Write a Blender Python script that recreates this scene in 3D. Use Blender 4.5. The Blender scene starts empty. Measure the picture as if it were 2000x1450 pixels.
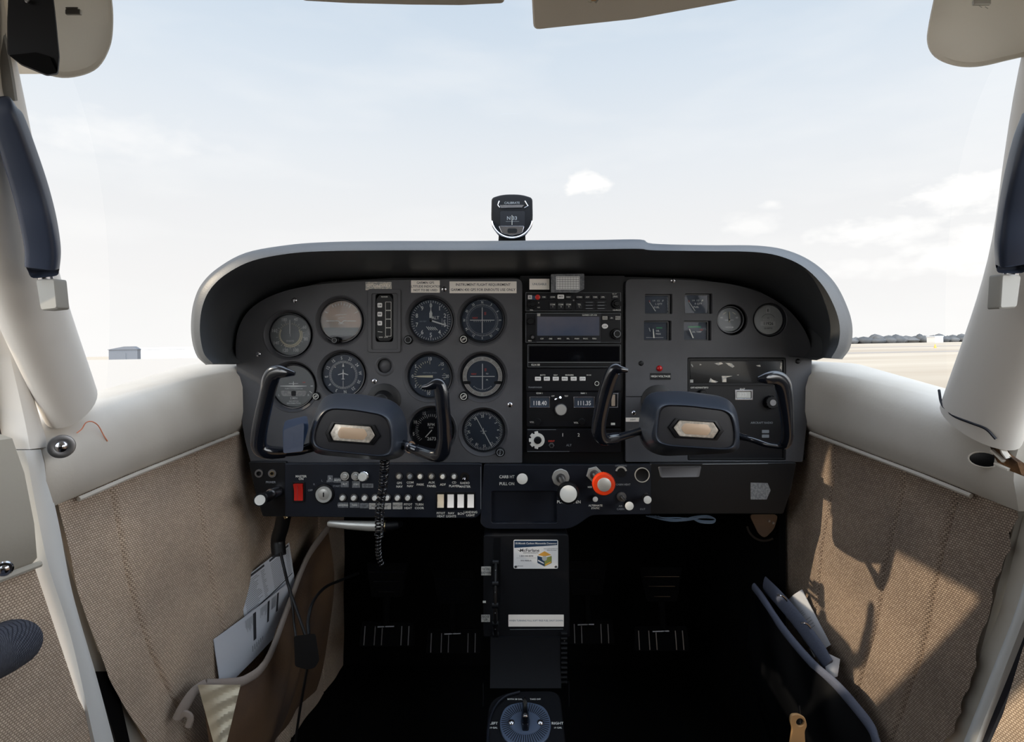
import bpy, math, random
from mathutils import Vector, Matrix
random.seed(7)
sc = bpy.context.scene
PI = math.pi
# ---------------------------------------------------------------- camera, exposure, sky, sun
F = 1130.0; HZ = 665.0; CZ = 1.15          # focal length in pixels, eye-level row, eye height above cabin datum
cam_d = bpy.data.cameras.new('camera'); cam = bpy.data.objects.new('camera', cam_d)
sc.collection.objects.link(cam); sc.camera = cam
cam.location = (0, 0, CZ); cam.rotation_euler = (PI/2, 0, 0)
cam_d.sensor_width = 36; cam_d.lens = F/2000*36; cam_d.shift_y = (HZ-725)/2000
cam_d.clip_start = 0.02; cam_d.clip_end = 20000
sc.view_settings.view_transform = 'Standard'; sc.view_settings.look = 'None'
sc.view_settings.gamma = 1; sc.view_settings.exposure = 0.0
sc.view_settings.use_curve_mapping = False
sc.cycles.max_bounces = 7; sc.cycles.diffuse_bounces = 4; sc.cycles.glossy_bounces = 3
sc.cycles.transparent_max_bounces = 16; sc.cycles.sample_clamp_indirect = 6
sc.cycles.use_denoising = True

SUN_AZ = math.radians(-100)      # compass-style from +Y, negative = to the left
SUN_EL = math.radians(28)
SUND = Vector((math.sin(SUN_AZ)*math.cos(SUN_EL), math.cos(SUN_AZ)*math.cos(SUN_EL), math.sin(SUN_EL)))
sl = bpy.data.lights.new('sun', 'SUN'); so = bpy.data.objects.new('sun', sl); sc.collection.objects.link(so)
sl.energy = 3.0; sl.angle = math.radians(0.6); sl.color = (1.0, 0.84, 0.62)
so.location = SUND*50; so.rotation_euler = SUND.to_track_quat('Z', 'Y').to_euler()

def lin(c):
    r = []
    for x in c[:3]:
        x /= 255.0
        r.append(x/12.92 if x <= 0.04045 else ((x+0.055)/1.055)**2.4)
    return (r[0], r[1], r[2], 1.0)

def ramp(nt, pts, interp='LINEAR'):
    n = nt.nodes.new('ShaderNodeValToRGB'); cr = n.color_ramp; cr.interpolation = interp
    while len(cr.elements) < len(pts): cr.elements.new(0.5)
    for e, (p, c) in zip(cr.elements, pts):
        e.position = p; e.color = c if len(c) == 4 else (*c, 1)
    return n
def math_n(nt, op, a, b=None, c=None, clamp=False):
    n = nt.nodes.new('ShaderNodeMath'); n.operation = op; n.use_clamp = clamp
    for i, x in enumerate((a, b, c)):
        if x is None: continue
        if hasattr(x, 'node'): nt.links.new(x, n.inputs[i])
        else: n.inputs[i].default_value = x
    return n.outputs[0]

world = bpy.data.worlds.new('sky'); sc.world = world; world.use_nodes = True
nt = world.node_tree; nt.nodes.clear()
out = nt.nodes.new('ShaderNodeOutputWorld'); bg = nt.nodes.new('ShaderNodeBackground')
tc = nt.nodes.new('ShaderNodeTexCoord'); sep = nt.nodes.new('ShaderNodeSeparateXYZ')
nt.links.new(tc.outputs['Generated'], sep.inputs[0])
elev = sep.outputs['Z']
skyr = ramp(nt, [(0.0, lin((254,253,251))), (0.10, lin((249,248,247))), (0.20, lin((243,244,245))), (0.30, lin((236,241,246))), (0.42, lin((222,233,244))),
                 (0.55, lin((204,221,238))), (1.0, lin((192,206,226)))])
nt.links.new(elev, skyr.inputs[0])
# wispy clouds: noise stretched along the horizon
mp = nt.nodes.new('ShaderNodeMapping'); mp.inputs['Scale'].default_value = (2.2, 2.2, 9)
nt.links.new(tc.outputs['Generated'], mp.inputs[0])
nz = nt.nodes.new('ShaderNodeTexNoise'); nz.inputs['Scale'].default_value = 1.6; nz.inputs['Detail'].default_value = 6
nt.links.new(mp.outputs[0], nz.inputs['Vector'])
cl = ramp(nt, [(0.50, (0,0,0,1)), (0.72, (1,1,1,1))]); nt.links.new(nz.outputs['Fac'], cl.inputs[0])
cfac = math_n(nt, 'MULTIPLY', cl.outputs[0], 0.22)
# individual small cumulus low on the right
nz2 = nt.nodes.new('ShaderNodeTexNoise'); nz2.inputs['Scale'].default_value = 26; nz2.inputs['Detail'].default_value = 5
mp2 = nt.nodes.new('ShaderNodeMapping'); mp2.inputs['Scale'].default_value = (1, 1, 2.0)
nt.links.new(tc.outputs['Generated'], mp2.inputs[0]); nt.links.new(mp2.outputs[0], nz2.inputs['Vector'])
def pdir(px, py):
    return Vector(((px-1000)/F, 1, (HZ-py)/F)).normalized()
for (px, py, rx, rz, k) in [(1143,360,.045,.020,1.0), (1890,375,.065,.026,.9), (1470,440,.05,.018,.6), (1700,458,.10,.022,.8),
                            (1915,465,.06,.024,.8), (1880,500,.10,.028,.8), (1750,520,.12,.02,.6), (230,270,.13,.035,.45), (1505,398,.018,.009,.6)]:
    d = pdir(px, py)
    sub = nt.nodes.new('ShaderNodeVectorMath'); sub.operation = 'SUBTRACT'; sub.inputs[1].default_value = d
    nt.links.new(tc.outputs['Generated'], sub.inputs[0])
    mul = nt.nodes.new('ShaderNodeVectorMath'); mul.operation = 'MULTIPLY'; mul.inputs[1].default_value = (1/rx, 1/rx, 1/rz)
    nt.links.new(sub.outputs[0], mul.inputs[0])
    ln = nt.nodes.new('ShaderNodeVectorMath'); ln.operation = 'LENGTH'; nt.links.new(mul.outputs[0], ln.inputs[0])
    a = math_n(nt, 'SUBTRACT', 1.0, ln.outputs['Value'])
    b = math_n(nt, 'MULTIPLY_ADD', nz2.outputs['Fac'], 2.2, -1.05)
    c = math_n(nt, 'ADD', a, b)
    e = math_n(nt, 'MULTIPLY', c, 2.0*k, None, True)
    g = math_n(nt, 'MULTIPLY', e, k)
    cfac = math_n(nt, 'MAXIMUM', cfac, g)
mixc = nt.nodes.new('ShaderNodeMix'); mixc.data_type = 'RGBA'
nt.links.new(cfac, mixc.inputs[0]); nt.links.new(skyr.outputs[0], mixc.inputs[6]); mixc.inputs[7].default_value = (1.08,1.07,1.05,1)
# sky brightened behind the camera and to the right, added as cabin fill
FILL_DIR = Vector((0.22, -0.80, 0.50)).normalized()
dt = nt.nodes.new('ShaderNodeVectorMath'); dt.operation = 'DOT_PRODUCT'; dt.inputs[1].default_value = FILL_DIR
nt.links.new(tc.outputs['Generated'], dt.inputs[0])
g1 = math_n(nt, 'MULTIPLY_ADD', dt.outputs['Value'], 1.1, 0.0, True)
g2 = math_n(nt, 'POWER', g1, 1.2)
SKYGAIN = 6.0
st = math_n(nt, 'MULTIPLY_ADD', g2, SKYGAIN, 1.0)
nt.links.new(mixc.outputs[2], bg.inputs[0]); nt.links.new(st, bg.inputs[1]); nt.links.new(bg.outputs[0], out.inputs[0])

# ---------------------------------------------------------------- materials
MATS = {}
def mat(name, c, rough=0.5, metal=0.0, spec=0.5, bump=None, var=None, emit=None, coat=0.0):
    m = bpy.data.materials.new(name); m.use_nodes = True; n = m.node_tree; b = n.nodes['Principled BSDF']
    col = lin(c); b.inputs['Base Color'].default_value = col; b.inputs['Roughness'].default_value = rough
    b.inputs['Metallic'].default_value = metal; b.inputs['Specular IOR Level'].default_value = spec
    b.inputs['Coat Weight'].default_value = coat
    t = n.nodes.new('ShaderNodeTexCoord')
    if var:
        c2, scale, lo, hi = var
        z = n.nodes.new('ShaderNodeTexNoise'); z.inputs['Scale'].default_value = scale; z.inputs['Detail'].default_value = 5
        n.links.new(t.outputs['Object'], z.inputs['Vector'])
        r = ramp(n, [(lo, col), (hi, lin(c2))]); n.links.new(z.outputs['Fac'], r.inputs[0])
        n.links.new(r.outputs[0], b.inputs['Base Color'])
    if bump:
        scale, strength, dist = bump
        z = n.nodes.new('ShaderNodeTexNoise'); z.inputs['Scale'].default_value = scale; z.inputs['Detail'].default_value = 3
        n.links.new(t.outputs['Object'], z.inputs['Vector'])
        bp = n.nodes.new('ShaderNodeBump'); bp.inputs['Strength'].default_value = strength; bp.inputs['Distance'].default_value = dist
        n.links.new(z.outputs['Fac'], bp.inputs['Height']); n.links.new(bp.outputs[0], b.inputs['Normal'])
    if emit:
        b.inputs['Emission Color'].default_value = lin(emit[0]); b.inputs['Emission Strength'].default_value = emit[1]
    MATS[name] = m
    return m
def glass(name, tint=(1,1,1), k=0.06, fres=True):
    m = bpy.data.materials.new(name); m.use_nodes = True; n = m.node_tree; n.nodes.clear()
    o = n.nodes.new('ShaderNodeOutputMaterial'); tr = n.nodes.new('ShaderNodeBsdfTransparent'); gl = n.nodes.new('ShaderNodeBsdfGlossy')
    tr.inputs[0].default_value = (*tint, 1); gl.inputs['Roughness'].default_value = 0.0; gl.inputs[0].default_value = (.22,.22,.22,1)
    mx = n.nodes.new('ShaderNodeMixShader'); lw = n.nodes.new('ShaderNodeFresnel'); lw.inputs[0].default_value = 1.25 if fres else 1.45
    f = math_n(n, 'MULTIPLY_ADD', lw.outputs[0], 1.4, k, True)
    n.links.new(f, mx.inputs[0]); n.links.new(tr.outputs[0], mx.inputs[1]); n.links.new(gl.outputs[0], mx.inputs[2]); n.links.new(mx.outputs[0], o.inputs[0])
    MATS[name] = m
mat('panel', (72,72,75), .55, bump=(900,.25,.0004), var=((63,63,67),14,.4,.7))
mat('panel_dark', (19,23,32), .45, spec=.3, bump=(900,.2,.0003), var=((16,19,27),20,.4,.7))
mat('radio_black', (10,11,16), .4, spec=.3)
mat('black', (6,7,10), .42, spec=.3)
mat('matt_black', (7,7,8), .9, spec=.1)
mat('black_gloss', (6,7,11), .12, coat=.2)
mat('shield', (70,72,74), .45, spec=.65, bump=(700,.35,.0005), var=((62,64,68),7,.4,.7))
mat('yoke', (46,51,60), .33, bump=(500,.12,.0003))
mat('yoke_face', (22,23,29), .4, bump=(600,.2,.0003))
mat('grip', (16,19,26), .18, coat=.5)
mat('navy', (58,66,84), .36, bump=(120,.2,.0006))
mat('switchbox', (34,52,80), .5)
mat('vinyl', (198,191,181), .5, bump=(260,.25,.0006), var=((180,171,158),5,.45,.75))
mat('vinyl_top', (190,184,176), .5, bump=(260,.2,.0005), var=((200,196,190),6,.45,.75))
mat('plastic_white', (226,220,212), .42, bump=(60,.12,.0006), var=((208,200,190),6,.5,.8))
mat('visor', (238,232,222), .6, bump=(500,.25,.0005))
mat('visor_grey', (214,204,190), .65, bump=(700,.3,.0005))
mat('white_paint', (222,222,220), .35)
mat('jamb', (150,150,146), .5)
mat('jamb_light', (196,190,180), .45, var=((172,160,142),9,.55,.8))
mat('door_vinyl', (176,170,158), .55, bump=(200,.25,.0006))
mat('seal', (22,24,34), .6)
mat('white', (205,203,200), .5)
mat('white_print', (208,208,200), .6)
mat('cream_print', (205,196,165), .6)
mat('red_print', (196,60,44), .6)
mat('grey_print', (120,124,128), .6)
mat('dark_print', (46,46,50), .7)
mat('green_print', (52,140,86), .6)
mat('dial', (34,46,60), .5)
mat('dial_grey', (104,105,102), .4)
mat('dial_brown', (172,146,124), .35, var=((134,128,116),14,.4,.65))  # on the attitude dial this tan is a cabin reflection put into the colour
mat('dial_light', (186,186,180), .5)
mat('ring_grey', (158,154,146), .45)
mat('bezel', (17,19,25), .3)
mat('chrome', (200,200,205), .18, 1.0)
mat('brass', (176,158,124), .3, 1.0)
mat('steel', (140,140,142), .35, 1.0)
mat('satin', (188,186,180), .4, .6)
mat('knob_white', (214,212,205), .4)
mat('red', (190,28,18), .35, coat=.3)
mat('orange_red', (214,58,20), .3, coat=.3)
mat('red_lamp', (170,16,20), .25)
mat('rocker_white', (222,220,218), .4)
mat('rocker_cream', (206,192,168), .4)
mat('chip', (84,86,90), .6, var=((110,112,114),300,.4,.6))
mat('chip_light', (168,164,156), .6, var=((140,140,136),300,.4,.6))
mat('label_white', (238,230,220), .6)
mat('plaque', (168,160,148), .35, .3, var=((196,188,176),260,.4,.6))
mat('plaque_tan', (186,160,134), .45, .1)
mat('torn', (206,198,184), .5, var=((150,150,146),160,.4,.6))
mat('card_white', (215,214,212), .5)
mat('card_blue', (26,52,78), .5)
mat('paper', (196,198,204), .6)
mat('gps_screen', (92,92,104), .2, var=((60,74,96),9,.4,.65), coat=.5)
mat('carpet_trim', (146,134,126), .8, bump=(300,.4,.001))
mat('lining', (92,68,46), .85, bump=(300,.4,.001), var=((66,50,40),9,.4,.7))
mat('foam', (214,204,180), .9, bump=(40,.5,.002))
mat('foam_brown', (104,72,42), .95, bump=(180,.9,.004), var=((40,26,16),60,.4,.65))
mat('torn_white', (216,208,196), .7, bump=(90,.5,.002))
mat('rubber', (9,9,11), .5)
mat('cord', (14,15,19), .2, coat=.6)
mat('tan', (178,138,92), .6, bump=(80,.3,.001))
mat('gold', (206,150,62), .5); mat('olive', (120,128,66), .5); mat('cube_grey', (160,164,160), .5)
mat('selector', (80,92,112), .4, .2)
mat('mount_grey', (158,156,150), .45)
mat('base_black', (9,10,14), .7, spec=.2)
mat('rear_trim', (120,108,96), .8)
mat('wire', (70,84,100), .5)
mat('orange_sign', (240,150,60), .6)
mat('hangar', (92,94,98), .7); mat('hangar_white', (190,190,190), .7)
mat('roof_grey', (176,180,186), .6)
# cloth-covered card visors let a little daylight through
for _n in ('visor','visor_grey'):
    _m=MATS[_n]; _t=_m.node_tree; _b=_t.nodes['Principled BSDF']; _o=_t.nodes['Material Output']
    _tr=_t.nodes.new('ShaderNodeBsdfTranslucent'); _tr.inputs[0].default_value=lin((242,238,230)); _mx=_t.nodes.new('ShaderNodeMixShader'); _mx.inputs[0].default_value=.6 if _n=='visor' else .4
    _t.links.new(_b.outputs[0],_mx.inputs[1]); _t.links.new(_tr.outputs[0],_mx.inputs[2]); _t.links.new(_mx.outputs[0],_o.inputs[0])
glass('pane', (1,1,1), .0); glass('dial_glass', (.97,.98,1), .0)
glass('windshield_glass', (.992,.996,1.0), .0)

def fabric(name, c1, c2, c3, side):
    m = bpy.data.materials.new(name); m.use_nodes = True; n = m.node_tree; b = n.nodes['Principled BSDF']
    b.inputs['Roughness'].default_value = .85; b.inputs['Specular IOR Level'].default_value = .2
    t = n.nodes.new('ShaderNodeTexCoord'); s = n.nodes.new('ShaderNodeSeparateXYZ'); n.links.new(t.outputs['Object'], s.inputs[0])
    cb = n.nodes.new('ShaderNodeCombineXYZ'); n.links.new(s.outputs['Y'], cb.inputs[0]); n.links.new(s.outputs['Z'], cb.inputs[1])
    br = n.nodes.new('ShaderNodeTexBrick'); n.links.new(cb.outputs[0], br.inputs['Vector'])
    br.inputs['Scale'].default_value = 1.0; br.inputs['Brick Width'].default_value = .0036; br.inputs['Row Height'].default_value = .0030
    br.inputs['Mortar Size'].default_value = .0007; br.inputs['Mortar Smooth'].default_value = .8; br.inputs['Bias'].default_value = 0
    br.inputs['Color1'].default_value = lin(c1); br.inputs['Color2'].default_value = lin(c2); br.inputs['Mortar'].default_value = lin(c3)
    z = n.nodes.new('ShaderNodeTexNoise'); z.inputs['Scale'].default_value = 8; z.inputs['Detail'].default_value = 6; n.links.new(t.outputs['Object'], z.inputs['Vector'])
    r = ramp(n, [(.38, (.82,.79,.77,1)), (.62, (1.05,1.0,.95,1))]); n.links.new(z.outputs['Fac'], r.inputs[0])
    mx = n.nodes.new('ShaderNodeMix'); mx.data_type = 'RGBA'; mx.blend_type = 'MULTIPLY'; mx.inputs[0].default_value = 1
    n.links.new(br.outputs['Color'], mx.inputs[6]); n.links.new(r.outputs[0], mx.inputs[7]); n.links.new(mx.outputs[2], b.inputs['Base Color'])
    bp = n.nodes.new('ShaderNodeBump'); bp.inputs['Strength'].default_value = .6; bp.inputs['Distance'].default_value = .0012; bp.invert = True
    n.links.new(br.outputs['Fac'], bp.inputs['Height']); n.links.new(bp.outputs[0], b.inputs['Normal'])
    MATS[name] = m
fabric('fabric', (230,214,196), (208,191,173), (158,140,124), 1)
fabric('fabric_dirty_shaded', (186,170,154), (160,144,130), (112,98,88), 1)  # right wall cloth: dirt plus that side's shade, both in the colour
fabric('fabric_blue', (104,110,124), (84,90,104), (48,52,64), 1)
def groundmat():
    m = bpy.data.materials.new('field'); m.use_nodes = True; n = m.node_tree; b = n.nodes['Principled BSDF']; b.inputs['Roughness'].default_value = .95
    t = n.nodes.new('ShaderNodeTexCoord'); mpn = n.nodes.new('ShaderNodeMapping'); mpn.inputs['Scale'].default_value = (.006,.05,1)
    n.links.new(t.outputs['Object'], mpn.inputs[0])
    z = n.nodes.new('ShaderNodeTexNoise'); z.inputs['Scale'].default_value = 1.5; z.inputs['Detail'].default_value = 6; n.links.new(mpn.outputs[0], z.inputs['Vector'])
    r = ramp(n, [(.35, lin((146,132,114))), (.6, lin((162,150,133)))]); n.links.new(z.outputs['Fac'], r.inputs[0]); n.links.new(r.outputs[0], b.inputs['Base Color'])
    MATS['field'] = m
groundmat()
mat('apron', (160,151,141), .9); mat('tarmac', (134,125,116), .9); mat('trees', (92,92,92), .95, spec=.1, var=((72,74,76),.05,.4,.6))

# ---------------------------------------------------------------- mesh helpers
def W(px, py, Y): return Vector(((px-1000)/F*Y, Y, CZ-(py-HZ)/F*Y))
def FR(px, py, Y, tilt=0.0, yaw=0.0, roll=0.0):
    """frame facing the cabin: u right, v up, w towards the seats, unit = 1 photo pixel at that distance"""
    s = Y/F
    base = Matrix(((1,0,0,0),(0,0,-1,0),(0,1,0,0),(0,0,0,1)))
    return Matrix.Translation(W(px, py, Y)) @ Matrix.Rotation(yaw,4,'Z') @ Matrix.Rotation(-tilt,4,'X') @ base @ Matrix.Rotation(roll,4,'Z') @ Matrix.Scale(s,4)
TEXTS = {}
def text_mesh(s):
    if s in TEXTS: return TEXTS[s]
    cu = bpy.data.curves.new('t', 'FONT'); cu.body = s; cu.size = 1; cu.align_x = 'CENTER'; cu.align_y = 'CENTER'; cu.resolution_u = 2; cu.offset = 0.014
    o = bpy.data.objects.new('t', cu); sc.collection.objects.link(o)
    dg = bpy.context.evaluated_depsgraph_get(); me = o.evaluated_get(dg).to_mesh()
    r = ([v.co.copy() for v in me.vertices], [tuple(p.vertices) for p in me.polygons])
    o.evaluated_get(dg).to_mesh_clear(); bpy.data.objects.remove(o); bpy.data.curves.remove(cu)
    TEXTS[s] = r
    return r
def corner(pts, r, k=5):
    """round the corners of a closed polygon; k+1 points per corner"""
    n = len(pts); res = []
    for i in range(n):
        p = Vector(pts[i]); a = Vector(pts[i-1]); b = Vector(pts[(i+1) % n])
        da, db = (a-p), (b-p); ri = r[i] if isinstance(r, (list, tuple)) else r
        ra = min(ri, da.length*.49); rb = min(ri, db.length*.49)
        A = p+da.normalized()*ra; B = p+db.normalized()*rb
        for j in range(k+1):
            t = j/k; res.append((A*(1-t)**2 + p*2*t*(1-t) + B*t*t))
    return [tuple(q) for q in res]
def rect(u0, v0, u1, v1, r=0, k=3):
    p = [(u0,v0),(u1,v0),(u1,v1),(u0,v1)]
    return corner(p, r, k) if r > 0 else p
def cr(pts, n):
    """Catmull-Rom through vectors, n steps per span"""
    P = [Vector(p) for p in pts]; P = [P[0]*2-P[1]]+P+[P[-1]*2-P[-2]]; res = []
    for i in range(1, len(P)-2):
        for j in range(n):
            t = j/n; a,b,c,d = P[i-1],P[i],P[i+1],P[i+2]
            res.append(.5*((2*b)+(c-a)*t+(2*a-5*b+4*c-d)*t*t+(3*b-a-3*c+d)*t**3))
    res.append(P[-2]); return res
def crs(vals, n): return [v[0] for v in cr([(x,0) for x in vals], n)]

class MB:
    def __init__(s, m=None, M=None):
        s.v=[]; s.f=[]; s.fm=[]; s.mats=[]; s.M = M or Matrix.Identity(4); s.cur=0
        if m: s.mat(m)
    def mat(s, name):
        if name not in s.mats: s.mats.append(name)
        s.cur = s.mats.index(name); return s
    def add(s, vs, fs):
        o = len(s.v); s.v += [s.M @ Vector(v) for v in vs]
        for f in fs: s.f.append(tuple(i+o for i in f)); s.fm.append(s.cur)
        return s
    def prism(s, poly, w0, w1, ch=0.0, cap=True):
        n = len(poly); P = [Vector(p) for p in poly]; c = sum(P, Vector((0,0)))/n
        vs = [(p.x,p.y,w0) for p in P]; rings = 1
        area = sum(P[i].x*P[(i+1)%n].y-P[(i+1)%n].x*P[i].y for i in range(n))
        vs += [(p.x,p.y,w1-ch if w1>w0 else w1+ch) for p in P]
        if ch > 0:
            q = []
            for i in range(n):
                a,p,b = P[i-1],P[i],P[(i+1)%n]
                e1=(p-a); e2=(b-p)
                if e1.length<1e-9: e1=e2
                if e2.length<1e-9: e2=e1
                t=(e1.normalized()+e2.normalized()); nrm=Vector((-t.y,t.x))
                if nrm.length<1e-9: nrm=(c-p)
                nrm.normalize(); q.append(p+nrm*ch*(1 if area>0 else -1))
            vs += [(p.x,p.y,w1) for p in q]
        R = 3 if ch>0 else 2; fs=[]
        for r in range(R-1):
            for i in range(n):
                j=(i+1)%n; fs.append((r*n+i,r*n+j,(r+1)*n+j,(r+1)*n+i))
        if cap: fs.append(tuple(range((R-1)*n,R*n))); fs.append(tuple(range(n-1,-1,-1)))
        return s.add(vs, fs)
    def rbox(s, u0, v0, u1, v1, w0, w1, r=0, ch=0): return s.prism(rect(u0,v0,u1,v1,r), w0, w1, ch)
    def box(s, a, b):
        (x0,y0,z0),(x1,y1,z1)=a,b
        vs=[(x,y,z) for z in (z0,z1) for y in (y0,y1) for x in (x0,x1)]
        return s.add(vs, [(0,2,3,1),(4,5,7,6),(0,1,5,4),(2,6,7,3),(0,4,6,2),(1,3,7,5)])
    def lathe(s, prof, c=(0,0), seg=32, sx=1, sy=1, closed=False):
        n=len(prof); vs=[]; fs=[]
        for i in range(seg):
            a=2*PI*i/seg
            for r,w in prof: vs.append((c[0]+r*math.cos(a)*sx, c[1]+r*math.sin(a)*sy, w))
        for i in range(seg):
            j=(i+1)%seg
            for k in range(n-1): fs.append((i*n+k,j*n+k,j*n+k+1,i*n+k+1))
            if closed: fs.append((i*n+n-1,j*n+n-1,j*n,i*n))
        if not closed:
            if prof[0][0]>1e-6: fs.append(tuple(i*n for i in range(seg-1,-1,-1)))
            if prof[-1][0]>1e-6: fs.append(tuple(i*n+n-1 for i in range(seg)))
        return s.add(vs, fs)
    def knob(s, c, r, w0, w1, ch=1.0, seg=28): return s.lathe([(r,w0),(r,w1-ch),(r-ch,w1)], c, seg)
    def fluted(s, c, r, w0, w1, n=14, d=.1, ch=1):
        poly=[(c[0]+r*(1-d*(i%2))*math.cos(PI*i/n), c[1]+r*(1-d*(i%2))*math.sin(PI*i/n)) for i in range(2*n)]
        return s.prism(poly, w0, w1, ch)
    def ring(s, c, r0, r1, w0, w1, seg=40): return s.lathe([(r0,w0),(r1,w0),(r1,w1),(r0,w1)], c, seg, closed=True)
    def line(s, a, b, th, w, h=.25):
        a=Vector(a); b=Vector(b); d=(b-a); n=Vector((-d.y,d.x)).normalized()*th/2
        vs=[(*(a+n),w),(*(a-n),w),(*(b-n),w),(*(b+n),w)]+[(*(a+n),w+h),(*(a-n),w+h),(*(b-n),w+h),(*(b+n),w+h)]
        return s.add(vs, [(4,5,6,7),(0,1,5,4),(1,2,6,5),(2,3,7,6),(3,0,4,7)])
    def ticks(s, c, r0, r1, n, a0=0, a1=360, th=.7, w=.1, every=None, big=0):
        for i in range(n):
            a=math.radians(90-(a0+(a1-a0)*i/(n if abs(a1-a0)>=360 else max(n-1,1))))
            rr=r0-big if every and i%every==0 else r0
            s.line((c[0]+rr*math.cos(a),c[1]+rr*math.sin(a)),(c[0]+r1*math.cos(a),c[1]+r1*math.sin(a)),th,w)
        return s
    def arc(s, c, r0, r1, a0, a1, w, n=24, h=.3):
        for i in range(n):
            p=[]
            for t in (i/n,(i+1)/n):
                a=math.radians(90-(a0+(a1-a0)*t)); p.append((math.cos(a),math.sin(a)))
            q=[(c[0]+r*x,c[1]+r*y,w+h) for (r,(x,y)) in ((r0,p[0]),(r1,p[0]),(r1,p[1]),(r0,p[1]))]
            s.add(q, [(0,1,2,3)])
        return s
    def text(s, t, u, v, size, w=.15, rot=0, sx=1.0):
        vs, fs = text_mesh(t); c,si=math.cos(rot),math.sin(rot)
        return s.add([(u+(p.x*sx*c-p.y*si)*size, v+(p.x*sx*si+p.y*c)*size, w) for p in vs], fs)
    def dialnums(s, c, r, items, size, w=.2, upright=True, sx=.85):
        for a,t in items:
            A=math.radians(90-a); s.text(t, c[0]+r*math.cos(A), c[1]+r*math.sin(A), size, w, 0 if upright else -math.radians(a), sx)
        return s
    def tube(s, pts, rad, seg=12, cap=True, up=None):
        P=[Vector(p) for p in pts]; n=len(P); R=rad if isinstance(rad,(list,tuple)) and len(rad)==n else [rad]*n
        T=[(P[min(i+1,n-1)]-P[max(i-1,0)]).normalized() for i in range(n)]
        ref=Vector(up) if up else (Vector((0,0,1)) if abs(T[0].z)<.9 else Vector((0,1,0)))
        N=(ref-T[0]*ref.dot(T[0])).normalized(); vs=[]; fs=[]
        for i in range(n):
            if up: N=(ref-T[i]*ref.dot(T[i]))
            else: N=(N-T[i]*N.dot(T[i]))
            N.normalize(); B=T[i].cross(N)
            a,b = R[i] if isinstance(R[i],(tuple,list)) else (R[i],R[i])
            for j in range(seg):
                t=2*PI*j/seg; vs.append(P[i]+N*a*math.cos(t)+B*b*math.sin(t))
        for i in range(n-1):
            for j in range(seg):
                k=(j+1)%seg; fs.append((i*seg+j,i*seg+k,(i+1)*seg+k,(i+1)*seg+j))
        if cap: fs.append(tuple(range(seg-1,-1,-1))); fs.append(tuple(range((n-1)*seg,n*seg)))
        return s.add(vs, fs)
    def loft(s, rings, cap0=True, cap1=True, closed=True):
        n=len(rings[0]); vs=[p for r in rings for p in r]; fs=[]
        for r in range(len(rings)-1):
            for i in range(n if closed else n-1):
                j=(i+1)%n; fs.append((r*n+i,r*n+j,(r+1)*n+j,(r+1)*n+i))
        if cap0: fs.append(tuple(range(n-1,-1,-1)))
        if cap1: fs.append(tuple(range((len(rings)-1)*n,len(rings)*n)))
        return s.add(vs, fs)
    def plate(s, outer, holes, w0, w1, bev=0.0):
        cu=bpy.data.curves.new('p','CURVE'); cu.dimensions='2D'; cu.fill_mode='BOTH'
        cu.extrude=max((w1-w0)/2-bev,0.01); cu.bevel_depth=bev; cu.offset=-bev; cu.bevel_resolution=2
        for pl in [outer]+holes:
            sp=cu.splines.new('POLY'); sp.points.add(len(pl)-1); sp.use_cyclic_u=True
            for q,p in zip(sp.points,pl): q.co=(p[0],p[1],0,1)
        o=bpy.data.objects.new('p',cu); sc.collection.objects.link(o)
        dg=bpy.context.evaluated_depsgraph_get(); me=o.evaluated_get(dg).to_mesh(); mid=(w0+w1)/2
        s.add([(v.co.x,v.co.y,v.co.z+mid) for v in me.vertices],[tuple(p.vertices) for p in me.polygons])
        o.evaluated_get(dg).to_mesh_clear(); bpy.data.objects.remove(o); bpy.data.curves.remove(cu); return s
    def build(s, name, parent=None, sharp=38, **tags):
        origin=Vector((0,0,0)); p=parent
        while p is not None:
            origin+=p.location; p=p.parent
        me=bpy.data.meshes.new(name); me.from_pydata([tuple(v-origin) for v in s.v],[],s.f)
        for n in s.mats: me.materials.append(MATS[n])
        for p,i in zip(me.polygons,s.fm): p.material_index=i; p.use_smooth=True
        me.validate(); me.update()
        try: me.set_sharp_from_angle(angle=math.radians(sharp))
        except Exception: pass
        o=bpy.data.objects.new(name,me); sc.collection.objects.link(o)
        if parent: o.parent=parent
        for k,v in tags.items(): o[k]=v
        return o
def circ(cx, cy, r, n=40): return [(cx+r*math.cos(2*PI*i/n), cy+r*math.sin(2*PI*i/n)) for i in range(n)]
def thing(name, label, cat, loc=(0,0,0), group=None):
    o=bpy.data.objects.new(name,None); sc.collection.objects.link(o); o.location=loc; o.empty_display_size=.02
    o['label']=label; o['category']=cat
    if group: o['group']=group
    return o
def tag(o, label, cat, group=None, kind=None):
    o['label']=label; o['category']=cat
    if group: o['group']=group
    if kind: o['kind']=kind
    return o
def struct(o, label=None):
    o['kind']='structure'
    if label: o['label']=label
    return o
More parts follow.
